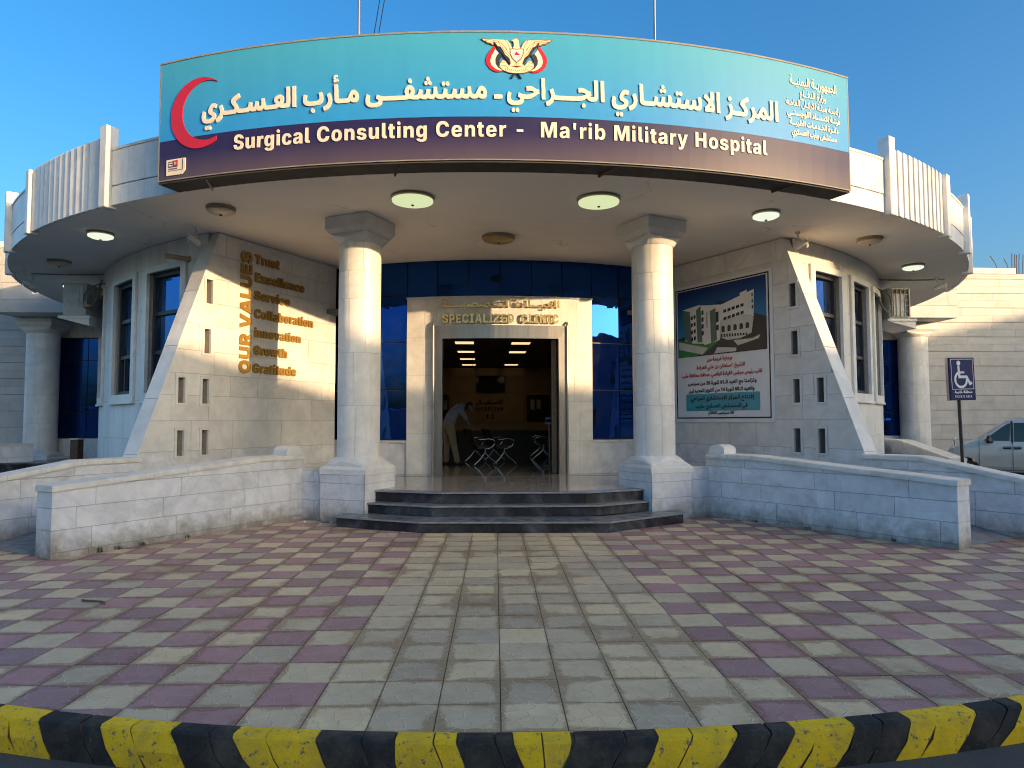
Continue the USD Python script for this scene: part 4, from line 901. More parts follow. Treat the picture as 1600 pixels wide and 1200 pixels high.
# copy(l_off, (-4.53, 10.75, ZS - .001), 0, 'unlit ceiling lamp under the left end of the big sign')
copy(l_off, (6.75, 12.2, ZS - .001), 0, 'unlit ceiling lamp before the right rotunda windows')
copy(l_off, (-9.26, 14.5, ZS - .001), 0, 'unlit dim ceiling lamp near the far left air conditioner')
l_b = put(make_light('lit white ceiling lamp before the left rotunda windows', LAMP_DIM, .21), -7.22, 12.3)
copy(l_b, (-10.45, 17.0, ZS - .001), 0, 'lit white ceiling lamp partly hidden by the left air conditioner')
copy(l_b, (4.17, 10.72, ZS - .001), 0, 'lit white ceiling lamp above the poster wall')
copy(l_b, (8.93, 14.3, ZS - .001), 0, 'lit white ceiling lamp above the right air conditioner')

# ================================================================== FITTINGS: cameras, spout, conduits, air conditioners
def bullet_cam(label, loc, yaw):
    t = thing('security_camera', label, 'camera', loc, yaw, 'white security cameras under the soffit')
    T = lambda m, p: part(t, p[0], m, p[1], world=False, smooth=35)
    T(trimesh.creation.cylinder(.045, segment=[(0, .06, .19), (0, .06, .23)], sections=18), ('mount', WHITEPL))
    T(tube([(0, .06, .20), (0, .05, .12), (0, .02, .06)], .018, 8), ('arm', WHITEPL))
    b = lathe([(0, -.12), (.045, -.12), (.05, -.10), (.05, .10), (.042, .12), (0, .122)], 20); b.apply_transform(trimesh.transformations.rotation_matrix(rad(68), [1, 0, 0])); T(b, ('body', WHITEPL))
    g = lathe([(0, 0), (.036, 0), (.036, .006), (0, .008)], 18); g.apply_transform(trimesh.transformations.rotation_matrix(rad(90 + 68), [1, 0, 0])) if False else None
    g = trimesh.creation.cylinder(.036, segment=[(0, -.113, -.046), (0, -.118, -.048)], sections=18); T(g, ('lens', LAMPGLASS))
    T(bx(-.052, .052, -.13, .06, .045, .055), ('visor', WHITEPL))
bullet_cam('white bullet camera at the top of the left fin wall', (-5.40, 11.85, 4.74), rad(-28))
bullet_cam('white bullet camera at the top of the right fin wall', (5.26, 11.8, 4.74), rad(40))
bullet_cam('small white camera at the left rim of the roof', (-10.7, 15.8, 4.74), rad(-50))
bullet_cam('small white camera at the right rim of the roof', (10.35, 15.5, 4.74), rad(50))
sp = thing('drain_spout', 'short brown pipe spout sticking out above the left rotunda window', 'pipe', (-5.75, 12.45, 4.55))
part(sp, 'pipe', tube([(-5.68, 12.5, 4.545), (-6.05, 12.22, 4.55)], .045, 12), PVC, smooth=40)
part(sp, 'collar', tube([(-5.70, 12.485, 4.545), (-5.745, 12.45, 4.546)], .058, 12), PVC, smooth=40)
for s, lab in ((-1, 'thin conduit on the soffit from the left rotunda wall to the rim camera'), (1, 'thin conduit on the soffit from the right rotunda wall to the rim camera')):
    t = thing('conduit', lab, 'pipe', (s * 9.8, 15.9, 4.95))
    part(t, 'pipe', tube(spline([(s * 8.95, 15.75, 4.955), (s * 9.6, 15.8, 4.953), (s * 10.6, 15.7, 4.953)], 8), .013, 6), PVC)
    part(t, 'clip', [bx(s * x - .012, s * x + .012, 15.765, 15.80, 4.935, 4.968) for x in (9.3, 9.8, 10.25)], PVC)
def ac(label, x, y, yaw, side):
    t = thing('air_conditioner', label, 'air conditioner', (x, y, 4.32), yaw, 'outdoor air conditioner units')
    P = lambda n, m, mt, **k: part(t, n, m, mt, world=False, **k)
    P('casing', bevbox(.50, .82, .72, .015), ACMETAL)
    P('side_panel', bx(-.16, .1, -.425, -.412, -.30, .22), ACMETAL)
    gr = [bx(-.2 + .1 * i - .006, -.2 + .1 * i + .006, -.44, -.412, -.32, .32) for i in range(5)] + [bx(-.206, .206, -.44, -.412, -.32 + .128 * i - .006, -.32 + .128 * i + .006) for i in range(6)]
    if side > 0:
        P('fan_opening', bx(-.205, .205, -.414, -.411, -.325, .325), BLACK); P('grille', gr, ACMETAL)
    else:
        P('valve_cover', bx(.12, .2, -.44, -.41, -.1, .3), ACMETAL); P('hose_coil', lathe([(.06, -.03), (.10, -.03), (.10, .03), (.06, .03), (.06, -.03)], 16, (.3, -.42, -.16)), PVC, smooth=40)
    P('shelf', bx(-.32, .36, -.46, .44, -.43, -.375), WHITEPL)
    P('bracket_arm', m3.Manifold.hull_points([(-.3, -.44, -.432), (-.3, .44, -.432), (-.26, .44, -.432), (-.26, -.44, -.432), (.34, -.44, -.432), (.34, -.44, -.60), (.34, .44, -.432), (.34, .44, -.60)]), WHITEPL)
    s = 1 if side < 0 else -1
    P('hose', tube(spline([(s * .22, -.40, -.05), (s * .36, -.44, .25), (s * .50, -.36, .34), (s * .62, -.1, .42)], 14), .016, 8), CABLE, smooth=50)
    P('hose', tube(spline([(s * .22, -.40, -.2), (s * .40, -.44, -.15), (s * .47, -.36, .12), (s * .50, -.25, .46)], 14), .02, 8), CABLE, smooth=50)
ac('grey air conditioner on a bracket at the left rotunda wall', -9.42, 15.75, 0, -1)
ac('grilled air conditioner on a bracket at the right rotunda wall', 9.27, 15.75, 0, 1)

# ================================================================== SIDE WINGS with deep beams, columns and blue glass
WY = 22.3
def wing(side, x_in, x_out, label, seed, z0, h, ztop):
    t = thing('side_wing', label, 'building', (side * (x_in + x_out) / 2, WY, 0), 0, None)
    lo, hi = sorted((side * x_in, side * x_out))
    core = part(t, 'wing_wall', bx(lo, hi, WY + .02, WY + .4, -.15, ztop), MORTAR)
    rr = random.Random(seed)
    zz = [-.15] + [z0 + h * i for i in range(-4, 14)]; zz = sorted({round(min(max(z, -.15), ztop), 3) for z in zz})
    for a, b in zip(zz, zz[1:]):
        m_ = (a + b) / 2
        for c0, c1, g0, g1 in ((a, m_, .010, .002), (m_, b, .002, .010)):
            if c1 - c0 < .05: continue
            x = lo - rr.uniform(0, .6)
            while x < hi:
                w = rr.uniform(.6, 1.3); x0, x1 = max(lo, x), min(hi, x + w - .004); x += w
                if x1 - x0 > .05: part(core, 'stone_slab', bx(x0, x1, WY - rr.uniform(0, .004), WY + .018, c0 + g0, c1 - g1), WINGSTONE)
    x = lo
    while x < hi:
        w = rr.uniform(.8, 1.0); top = ztop + (.20 if side < 0 or x < 17.3 else -.01)
        if top > ztop: part(core, 'coping_stone', bx(x + .003, min(x + w, hi, 17.74 if side > 0 else 99) - .003, WY - .02, WY + .42, ztop + .003, top), COPING)
        x += w
    return t
wing(-1, 13.85, 20.0, 'left stone wing with grooved courses behind the far left column', 41, 3.51, .515, 6.62)
wing(1, 13.35, 22.5, 'right stone wing with grooved courses behind the parked car', 42, 2.43, .495, 6.57)
for side in (-1, 1):
    t = thing('side_entrance', ('left' if side < 0 else 'right') + ' side entrance of dark blue glass under a deep stone beam', 'entrance', (side * 12.6, 21.5, 0), 0, None)
    sx = lambda a, b: sorted((side * a, side * b))
    xs = [9.8, 10.6, 11.4, 12.15, 12.85, 13.32, 13.84]; part(t, 'glass_frame', bx(*sx(9.6, 13.95), 22.03, 22.3, .9, 4.3), ALU)
    for a, b in zip(xs, xs[1:]):
        for z0, z1 in ((1.1, 1.9), (1.9, 2.75), (2.75, 3.55), (3.55, 4.24)):
            x0, x1 = sx(a, b); part(t, 'glass_pane', bx(x0 + .012, x1 - .012, 22.0, 22.02, z0 + .012, z1 - .012), BLUEGLASS)
    part(t, 'sill_wall', bx(*sx(9.6, 13.95), 21.95, 22.4, .3, 1.09), MARBLE_LOW)
    lt = part(t, 'lintel_wall', bx(*sx(9.6, 13.95), 22.04, 22.4, 4.25, 4.8), MORTAR)
    for i in range(18):
        x0, x1 = sx(9.6 + .24 * i, 9.6 + .24 * (i + 1)); part(lt, 'stone_slab', bx(x0 + .006, x1 - .006, 22.015, 22.038, 4.27, 4.78), COPING)
    xe, yf, zt = (14.45, 20.0, 6.62) if side < 0 else (14.22, 20.3, 6.57)
    bm_ = part(t, 'beam_slab', bx(*sx(9.4, xe - .03), yf + .03, 22.25, 4.765, zt - .01), SOFFIT)
    rr = random.Random(77 + side)
    for z0, z1 in ((4.75, 5.12), (5.12, 5.62), (5.62, 6.12), (6.12, zt)):
        x = 9.4
        while x < xe - .05:
            w = rr.uniform(.7, 1.2); a, b = sx(x, min(x + w, xe)); x += w
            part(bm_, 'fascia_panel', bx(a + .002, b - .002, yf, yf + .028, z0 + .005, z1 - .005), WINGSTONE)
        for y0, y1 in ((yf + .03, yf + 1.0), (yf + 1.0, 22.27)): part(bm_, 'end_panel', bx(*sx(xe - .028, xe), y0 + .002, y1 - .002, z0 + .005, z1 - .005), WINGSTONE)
    part(bm_, 'coping', bx(*sx(9.4, xe + .02), yf - .02, 22.25, zt + .002, zt + .19), COPING)
    part(t, 'landing', bx(*sx(9.9, 13.9), 19.6, 21.9, -.1, .44), BLACKSTONE)
    part(t, 'landing_slab', bx(*sx(9.85, 13.95), 19.55, 21.93, .443, .48), TREAD)
sc = make_column('far left column with plinth beside the left blue glass entrance', .0, 'side columns before the blue glass')
KX = 1.27
place(sc.prim, (-13.86, 21.4, -.35), 0, (KX, KX, 1.025))
c2 = copy(sc, (13.68, 21.75, -.35), 0, 'right side column between the blue glass and the wheelchair sign'); place(c2.prim, (13.68, 21.75, -.35), 0, (KX, KX, 1.025))
# low ramp walls of the side entrances
def lowwall(label, A, B, zA, zB, seed, loc):
    A, B = np.array(A, float), np.array(B, float); L = np.linalg.norm(B - A); t = thing('side_ramp_wall', label, 'wall', (*A, 0))
    core, fr, L = slabwall(t, A, B, .3, [(0, -.1), (L, -.1), (L, zB - .06), (L * .35, zA - .06), (0, zA - .06)], [-.1, .3, .62, 1.1], random.Random(seed), .5, 1.0)
    for s0, s1 in ((0, .18), (.18, .35), (.35, .55), (.55, .78), (.78, 1.0)):
        z = lambda s: zA if s < .35 else zA + (zB - zA) * (s - .35) / .65
        P = [(s * L + (.02 if s == 1 else 0), z(s) - .058 + q, n) for s in (s0 + .001, s1 - .001) for n, q in ((-.17, 0), (.17, 0), (.17, .06), (-.17, .06))]
        part(t, 'coping_stone', m3.Manifold.hull_points([tuple(map(float, fr[0] + fr[1] * s + fr[2] * zq + fr[3] * n)) for s, zq, n in P]), COPING)
    part(t, 'end_slab', frame(_tr(ext(box(L - .004, 0, L + .012, zB - .06), .3), -.15), *fr), MARBLE_LOW)
lowwall('low side ramp wall descending towards the blue sign post', (10.1, 17.6), (9.5, 13.9), 1.12, .80, 51, 0)
lowwall('low side ramp wall left of the far left column', (-13.4, 20.3), (-16.5, 17.0), 1.0, .75, 52, 0)
t = thing('dark_post', 'short brown stone post before the left blue glass', 'post', (-11.45, 19.3, .47)); part(t, 'post_shaft', bevbox(.22, .3, .60, .01), IRON, world=False); m = bevbox(.26, .34, .05, .01); part(t, 'post_cap', (m.apply_translation((0, 0, .325)), m)[1], COPING, world=False); place(t.prim, (-12.25, 20.5, .79))
# steel bars sticking out of the right wing's roof, poles and wires
rb = thing('rebar_bundle', 'bent steel reinforcing bars standing on the right wing roof', 'rebar', (17.9, WY + .2, 6.55))
for (x0, z0), (x1, z1) in zip(((17.35, 6.77), (17.72, 6.77), (17.78, 6.6), (17.88, 6.6), (17.93, 6.6), (18.02, 6.6), (18.15, 6.6), (18.4, 6.6)), ((17.02, 7.24), (17.5, 7.15), (17.80, 7.34), (17.9, 7.31), (17.96, 7.28), (18.06, 7.33), (18.2, 7.3), (18.42, 7.3))):
    part(rb, 'steel_bar', tube([(x0, WY + .2, z0 - .2), ((x0 + x1) / 2 + .01, WY + .22, (z0 + z1) / 2), (x1, WY + .2, z1)], .013, 6), IRON)
for x, lab in ((-3.01, 'left thin antenna pole on the roof above the sign'), (3.25, 'right thin antenna pole on the roof above the sign')):
    t = thing('antenna_pole', lab, 'pole', (x, 14, 5.45), 0, 'thin poles on the roof')
    part(t, 'mast', tube([(x, 14, 5.46), (x, 14, 12.4)], .028, 8), STEEL, smooth=40)
    part(t, 'foot_plate', bevbox(.2, .2, .03, .005), STEEL, world=False)
for k, (dx, lab) in enumerate(((0, 'left of two black cables climbing from the sign top'), (.06, 'right of two black cables climbing from the sign top'))):
    t = thing('overhead_cable', lab, 'cable', (-1.83 + dx, 8.75, 6.72)); part(t, 'wire', tube(spline([(-1.86 + dx, 8.85, 6.69), (-1.72 + dx, 8.6, 7.2), (-1.2 + dx * 1.6, 7.6, 9.2), (-.2 + dx * 2, 5.5, 13)], 16), .006, 5), BLACK)
t = thing('roof_wire', 'thin wire stretched from the roof post to the right', 'cable', (9.3, 13.6, 6.0)); part(t, 'wire', tube(spline([(9.25, 13.3, 5.98), (14.3, 20, 8.1), (17, 24, 8.8)], 14), .006, 5), BLACK)

# ================================================================== SIGN POST
pl = thing('disabled_access_sign', 'dark blue wheelchair sign reading private area on a black post', 'sign', (7.84, 11.5, -.1))
YAW = rad(14)
def board(m):
    m = m.copy(); m.apply_transform(trimesh.transformations.rotation_matrix(rad(-1.6), [0, 1, 0])); m.apply_transform(trimesh.transformations.rotation_matrix(YAW, [0, 0, 1])); m.apply_translation((7.83, 11.44, 2.31)); return m
def bface(g, k=1): m = ext(g, .0015); m.apply_translation((0, 0, .0405 + .0015 * k)); T = np.eye(4); T[:3, :3] = [[1, 0, 0], [0, 0, -1], [0, 1, 0]]; m.apply_transform(T); return board(m)
part(pl, 'post', tube([(7.86, 11.5, -.15), (7.845, 11.49, 1.0), (7.82, 11.5, 2.6)], .028, 10), BLACK, smooth=40)
part(pl, 'board', board(bevbox(.57, .08, .735, .008)), SIGNBLUE); part(pl, 'board_rim', board(m3.Manifold.cube((.576, .05, .741), True) - m3.Manifold.cube((.566, .2, .731), True)) if False else board(trimesh.util.concatenate([bx(-.289, -.286, -.02, .03, -.37, .37), bx(.286, .289, -.02, .03, -.37, .37)])), STEEL)
part(pl, 'border', bface(box(-.245, -.18, .245, .345).difference(box(-.237, -.172, .237, .337))), SIGNWHITE)
fig = [Point(-.075, .272).buffer(.042, 16)]
fig += [LineString([(-.08, .225), (-.068, .035), (.09, .035), (.162, -.085), (.205, -.065)]).buffer(.0235, cap_style=2, join_style=2), LineString([(-.07, .112), (.045, .112)]).buffer(.0175, cap_style=2)]
ringw = Point(-.035, -.012).buffer(.150, 32).difference(Point(-.035, -.012).buffer(.108, 32)); ringw = ringw.difference(Polygon([(-.035, -.012), (-.10, .3), (.4, .3), (.4, .02), (.12, -.0)])).difference(Polygon([(-.095, .09), (-.04, .3), (-.04, .0)]))
part(pl, 'wheelchair_symbol', bface(union_all(fig + [ringw]).simplify(.001)), SIGNWHITE)
part(pl, 'arabic_line', bface(fit(text_shape('منطقة خاصة', 700, True, px=48), -.19, .20, -.248, .05)), SIGNWHITE)
part(pl, 'latin_line', bface(fit(text_shape('PRIVATE AREA', 500, px=48, space=.12), -.19, .19, -.325, .043)), SIGNWHITE)

# ================================================================== PARKED CAR (nose to the left)
car = thing('parked_minivan', 'silver beige minivan parked nose left before the right wing', 'car', (15.2, 19.0, -.15))
def cx(m):
    m = tm(m).copy(); m.apply_scale((.84, 1, .97)); m.apply_transform(trimesh.transformations.rotation_matrix(rad(-34), [0, 0, 1])); m.apply_translation((13.97, 19.87, -.15)); return m     # x from the front axle rearwards, y across, z up from the ground
side_prof = Polygon([(-.50, .30), (-.56, .42), (-.57, .62), (-.53, .80), (-.42, .95), (-.15, 1.08), (.30, 1.20), (.62, 1.38), (1.0, 1.66), (1.25, 1.80), (1.6, 1.875), (2.4, 1.90), (3.2, 1.87), (3.55, 1.80), (3.72, 1.5), (3.80, 1.05), (3.80, .5), (3.74, .30)]).buffer(.03).buffer(-.03)
front_prof = Polygon([(-.80, .24), (-.845, .45), (-.85, .85), (-.825, 1.05), (-.76, 1.45), (-.69, 1.72), (-.58, 1.86), (-.3, 1.91), (.3, 1.91), (.58, 1.86), (.69, 1.72), (.76, 1.45), (.825, 1.05), (.85, .85), (.845, .45), (.80, .24)])
plan = Polygon([(-.58, -.3), (-.52, -.56), (-.38, -.74), (-.1, -.85), (1.0, -.86), (3.4, -.86), (3.72, -.78), (3.82, -.5), (3.82, .5), (3.72, .78), (3.4, .86), (1.0, .86), (-.1, .85), (-.38, .74), (-.52, .56), (-.58, .3)])
def mext(poly, t, axis):
    cs = m3.CrossSection([np.array(poly.exterior.coords)[:-1][:: 1 if poly.exterior.is_ccw else -1]])
    m = m3.Manifold.extrude(cs, t)
    if axis == 'y': return m.rotate((90, 0, 0)).translate((0, t / 2, 0))
    if axis == 'x': return m.rotate((90, 0, 90)).translate((-1, 0, 0))
    return m
def carbody(grow=0.0):
    return mext(side_prof.buffer(grow), 2.2, 'y') ^ mext(front_prof.buffer(grow), 5.5, 'x') ^ mext(plan.buffer(grow), 2.4, 'z')
body = carbody()
for x in (0.0, 2.86): body = body - m3.Manifold.cylinder(2.4, .365, .365, 40, True).rotate((90, 0, 0)).translate((x, 0, .34))
part(car, 'body', cx(body), CAR, smooth=28)
shell = carbody(.006)
def onside(poly, name, mt, both=True):
    pr = mext(poly, 2.2, 'y')
    for s in ((-1, 1) if both else (-1,)):
        cut = shell ^ pr ^ m3.Manifold.cube((8, .40, 3), True).translate((1.5, s * .82, 1.2))
        part(car, name, cx(cut), mt, smooth=28)
onside(Polygon([(.50, 1.20), (.72, 1.37), (1.02, 1.59), (1.20, 1.70), (1.26, 1.70), (1.22, 1.20)]), 'front_window', CARGLASS)
onside(Polygon([(1.34, 1.18), (1.36, 1.72), (2.3, 1.74), (2.3, 1.18)]), 'rear_window', CARGLASS)
onside(Polygon([(2.38, 1.18), (2.38, 1.74), (3.3, 1.70), (3.5, 1.45), (3.52, 1.2)]), 'quarter_window', CARGLASS)
for x in (.36, 1.285, 2.34): onside(LineString([(x, .38), (x + .01, 1.18)]).buffer(.006), 'door_seam', BLACK)
onside(LineString([(1.285, 1.18), (1.30, 1.74)]).buffer(.035), 'door_pillar', BLACK)
onside(LineString([(.36, .36), (2.5, .34)]).buffer(.008), 'sill_seam', BLACK)
for x0 in (1.03, 1.31):
    for s in (-1, 1):
        m = bevbox(.22, .05, .075, .012); m.apply_translation((x0 + .11, s * .848, 1.0)); hp = part(car, 'door_handle', cx(m), BLACK); m = bevbox(.18, .025, .022, .006); m.apply_translation((x0 + .11, s * .882, 1.005)); part(hp, 'grip', cx(m), CHROME)
ws = shell ^ mext(Polygon([(.36, 1.22), (1.22, 1.78), (1.15, 1.86), (.22, 1.24)]), 1.28, 'y'); part(car, 'windscreen', cx(ws), CARGLASS, smooth=28)
for s in (-1, 1):
    hl = shell ^ mext(Polygon([(-.64, .66), (-.62, .84), (-.42, .96), (-.22, .99), (-.28, .82), (-.42, .66)]), 2.2, 'y') ^ m3.Manifold.cube((1.2, .42, 1), True).translate((-.4, s * .70, .8)); part(car, 'headlight', cx(hl), LAMPGLASS, smooth=28)
    m = m3.Manifold.batch_hull([m3.Manifold.sphere(.07, 14).translate((.62, s * .98, 1.20)), m3.Manifold.sphere(.06, 14).translate((.64, s * .93, 1.30)), m3.Manifold.sphere(.05, 14).translate((.72, s * .90, 1.18))]); mp = part(car, 'wing_mirror', cx(m), BLACK, smooth=40)
    part(car, 'mirror_foot', cx(ballhull([((.66, s * .9, 1.18), .03), ((.70, s * .78, 1.16), .035)])), BLACK, smooth=40)
m = ballhull([((-.34, -.66, 1.22), .045), ((-.30, -.64, 1.27), .035)]); fmr = part(car, 'fender_mirror', cx(m), CHROME, smooth=40); part(fmr, 'stalk', cx(tube([(-.34, -.66, 1.04), (-.33, -.66, 1.2)], .012, 6)), BLACK)
for x in (0.0, 2.86):
    for s in (-1, 1):
        ty = lathe([(.20, -.10), (.30, -.10), (.325, -.07), (.325, .07), (.30, .10), (.20, .10), (.20, -.10)], 36); ty.apply_transform(trimesh.transformations.rotation_matrix(pi / 2, [1, 0, 0])); ty.apply_translation((x, s * .74, .325)); w = part(car, 'wheel', cx(ty), RUBBER, smooth=35)
        rm = [lathe([(0, -.02), (.205, -.02), (.215, .06), (.19, .06), (.18, 0), (0, 0)], 30)] + [bx(-.02, .02, .03, .19, -.01, .05) for _ in range(1)]
        sp_ = []
        for k in range(6):
            q = bx(-.022, .022, .03, .195, 0, .05); q.apply_transform(trimesh.transformations.rotation_matrix(k * pi / 3, [0, 0, 1])); sp_.append(q)
        r_ = trimesh.util.concatenate(rm[:1] + sp_); r_.apply_transform(trimesh.transformations.rotation_matrix(s * -pi / 2 if s > 0 else pi / 2, [1, 0, 0])); r_.apply_translation((x, s * .78, .325)); part(w, 'rim', cx(r_), ACMETAL)
gm = shell ^ mext(Polygon([(-.8, .62), (-.8, .78), (-.5, .78), (-.5, .62)]), .9, 'y'); part(car, 'grille', cx(gm), BLACK)
bm = carbody(.012) ^ mext(Polygon([(-.8, .30), (-.8, .50), (-.40, .50), (-.36, .30)]), 2.2, 'y'); part(car, 'bumper', cx(bm), CAR, smooth=28)
part(car, 'underbody', cx(bx(-.5, 3.7, -.7, .7, .22, .5)), BLACK)

# ================================================================== LOBBY behind the door
part(hosp, 'lobby_side_wall', [bx(-4.65, -4.5, 15.2, 29.5, .5, 4.0), bx(4.5, 4.65, 15.2, 29.5, .5, 4.0)], BEIGE)
part(hosp, 'lobby_ceiling', bx(-4.6, 4.6, 14.6, 29.5, 3.9, 4.0), CEILIN)
bw = part(hosp, 'reception_wall', bx(-4.6, 4.6, 29.3, 29.5, .5, 4.0), BEIGE)
for a, b in ((-4.5, -2.2), (-1.8, -1.28), (-1.26, -.02), (-.0, 1.36), (2.5, 4.5)):
    for z0, z1 in ((.6, 1.75), (1.76, 2.85), (2.86, 3.88)): part(bw, 'wall_panel', bx(a + .005, b - .005, 29.27, 29.299, z0, z1), BEIGE2)
for i, (x, y) in enumerate(((-.95, 19.75), (-.97, 22.35), (-.98, 24.95), (-.98, 27.5), (.69, 19.85), (.72, 22.4), (.72, 27.45))):
    nm = 'on the left, %s from the door' % ('first', 'second', 'third', 'fourth')[i] if i < 4 else 'on the right, %s from the door' % ('first', 'second', 'third')[i - 4]
    t = thing('panel_light', 'lit ceiling panel in the lobby ' + nm, 'lamp', (x, y, 3.88), 0, 'lit panels in the lobby ceiling')
    part(t, 'panel_frame', bx(-.29, .29, -.29, .29, .0, .018), ALU, world=False); part(t, 'panel_diffuser', bx(-.27, .27, -.27, .27, -.012, -.002), PANEL_ON, world=False)
t = thing('television', 'black wall television above the reception lettering', 'television', (-.1, 29.2, 3.19)); part(t, 'casing', bevbox(1.24, .06, .72, .01), BLACK, world=False); part(t, 'screen', bx(-.6, .6, -.034, -.031, -.34, .34), CARGLASS, world=False)
t = thing('reception_lettering', 'dark Arabic word and RECEPTION on the beige back wall', 'lettering', (-.15, 29.2, 2.2))
def back_text(g, mt, nm): m = ext(g, .03); T = np.eye(4); T[:3, :3] = [[1, 0, 0], [0, 0, -1], [0, 1, 0]]; m.apply_transform(T); m.apply_translation((0, 29.262, 0)); part(t, nm, m, mt)
back_text(fit(text_shape('الاستقبــال', 700, True, px=48), -.72, .42, 2.33, .2), BLACK, 'arabic_word'); back_text(fit(text_shape('RECEPTION', 800, px=48, space=.15), -.73, .45, 2.05, .15), BLACK, 'latin_word')
back_text(union_all([Point(-.24, 1.86).buffer(.045), box(-.27, 1.70, -.21, 1.82), Point(.0, 1.86).buffer(.045), Polygon([(-.06, 1.70), (.06, 1.70), (0, 1.83)])]), BLACK, 'small_symbols')
for x0, x1, lab in ((1.46, 2.44, 'dark door with two paper notices right of the reception wall'), (-2.75, -1.88, 'dark door with a paper notice left of the bending person')):
    t = thing('inner_door', lab, 'door', ((x0 + x1) / 2, 29.25, .51)); part(t, 'door_leaf', bx(x0, x1, 29.2, 29.26, .52, 2.72), DARKDOOR)
    for a, b, c, d in (((1.62, 1.79, 2.10, 2.53), (1.88, 2.06, 2.13, 2.53)) if x0 > 0 else ((-2.1, -1.94, 2.1, 2.5),)): part(t, 'notice', bx(a, b, 29.185, 29.199, c, d), PAPER)
    part(t, 'door_handle', tube([(x0 + .1, 29.17, 1.5), (x0 + .22, 29.17, 1.5)], .014, 8), STEEL)
for x0, x1, lab in ((-1.49, -.72, 'left hanging sign board below the lobby ceiling'), (-.59, .11, 'middle hanging sign board below the lobby ceiling'), (.29, 1.01, 'right hanging sign board below the lobby ceiling')):
    t = thing('hanging_board', lab, 'sign', ((x0 + x1) / 2, 24, 3.48), 0, 'hanging boards in the lobby'); part(t, 'board', bx(x0, x1, 23.98, 24.02, 3.20, 3.47), BEIGE2)
    part(t, 'board_stripe', [bx(x0 + .03, x1 - .03, 23.972, 23.978, 3.215, 3.28), bx(x0 + .03, x1 - .25, 23.972, 23.978, 3.35, 3.43)], BEIGE); part(t, 'hanger', [bx(x0 + .05, x0 + .06, 23.995, 24.005, 3.47, 3.9), bx(x1 - .06, x1 - .05, 23.995, 24.005, 3.47, 3.9)], ALU)
t = thing('reception_desk', 'long dark reception desk with a beige upper front', 'desk', (.1, 27.2, .51)); part(t, 'desk_body', bx(-2.0, 2.2, 27.02, 27.8, .51, 1.24), DARKDOOR); part(t, 'desk_front', bx(-2.0, 2.2, 26.98, 27.3, 1.243, 1.52), BEIGE2); part(t, 'desk_top', bx(-2.05, 2.25, 26.9, 27.85, 1.523, 1.56), BEIGE)
t = thing('kiosk_sign', 'small white and blue plate on a thin stand inside the right of the door', 'sign', (1.2, 16.6, .51)); part(t, 'plate', bx(1.10, 1.30, 16.59, 16.61, 1.53, 1.69), PAPER); part(t, 'blue_band', bx(1.11, 1.29, 16.582, 16.589, 1.57, 1.65), SIGNBLUE); part(t, 'stand', tube([(1.2, 16.62, .54), (1.2, 16.62, 1.6)], .02, 8), STEEL); part(t, 'foot', lathe([(0, .512), (.15, .512), (.14, .53), (0, .535)], 20, (1.2, 16.62, 0)), STEEL)
# waiting chairs seen from the end
def bench(label, x, y, rz, group, seats=3):
    t = thing('waiting_bench', label, 'bench', (x, y, .512), rz, group)
    P = lambda n, m, mt, **k: part(t, n, m, mt, world=False, **k)
    Lb = .56 * seats
    P('beam', bx(-.03, .03, 0, Lb, .33, .38), BLACK)
    for k, yy in enumerate((.0, Lb)):
        pts = [(-.27, yy, .02), (-.18, yy, .10), (-.06, yy, .24), (0, yy, .31), (.06, yy, .25), (.20, yy, .13), (.30, yy, .03)]
        P('leg', tube(spline(pts, 18), [.019] * 18, 8), CHROME, smooth=50); P('leg_stem', tube([(0, yy, .29), (0, yy, .42)], .032, 10), CHROME, smooth=50)
    for yy in (0, Lb):
        P('armrest', tube(spline([(-.16, yy, .64), (0, yy, .645), (.16, yy, .645), (.24, yy, .60), (.22, yy, .51), (.10, yy, .42), (.0, yy, .40)], 22), .015, 8), CHROME, smooth=50)
    for k in range(seats):
        y0, y1 = k * Lb / seats + .03, (k + 1) * Lb / seats - .03
        P('seat', m3.Manifold.hull_points([(xx, yy, z + d) for yy in (y0, y1) for xx, z in ((-.18, .40), (.25, .44)) for d in (0, .022)]), SEATBLK)
        P('backrest', m3.Manifold.hull_points([(xx + d, yy, z) for yy in (y0, y1) for xx, z in ((-.19, .42), (-.36, .88)) for d in (0, .022)]), SEATBLK)
        P('back_edge', tube([(-.185, y0 - .01, .42), (-.275, y0 - .01, .66), (-.362, y0 - .01, .90)], .011, 6), CHROME)
    return t
b0 = bench('chrome and black waiting bench nearest the door facing right', -.36, 16.9, rad(9), 'waiting benches in the lobby')
copy(b0, (.12, 17.15, .512), rad(8), 'second chrome waiting bench just right of the nearest one')
copy(b0, (1.32, 20.6, .512), rad(178), 'dark waiting bench at the right of the lobby facing left')
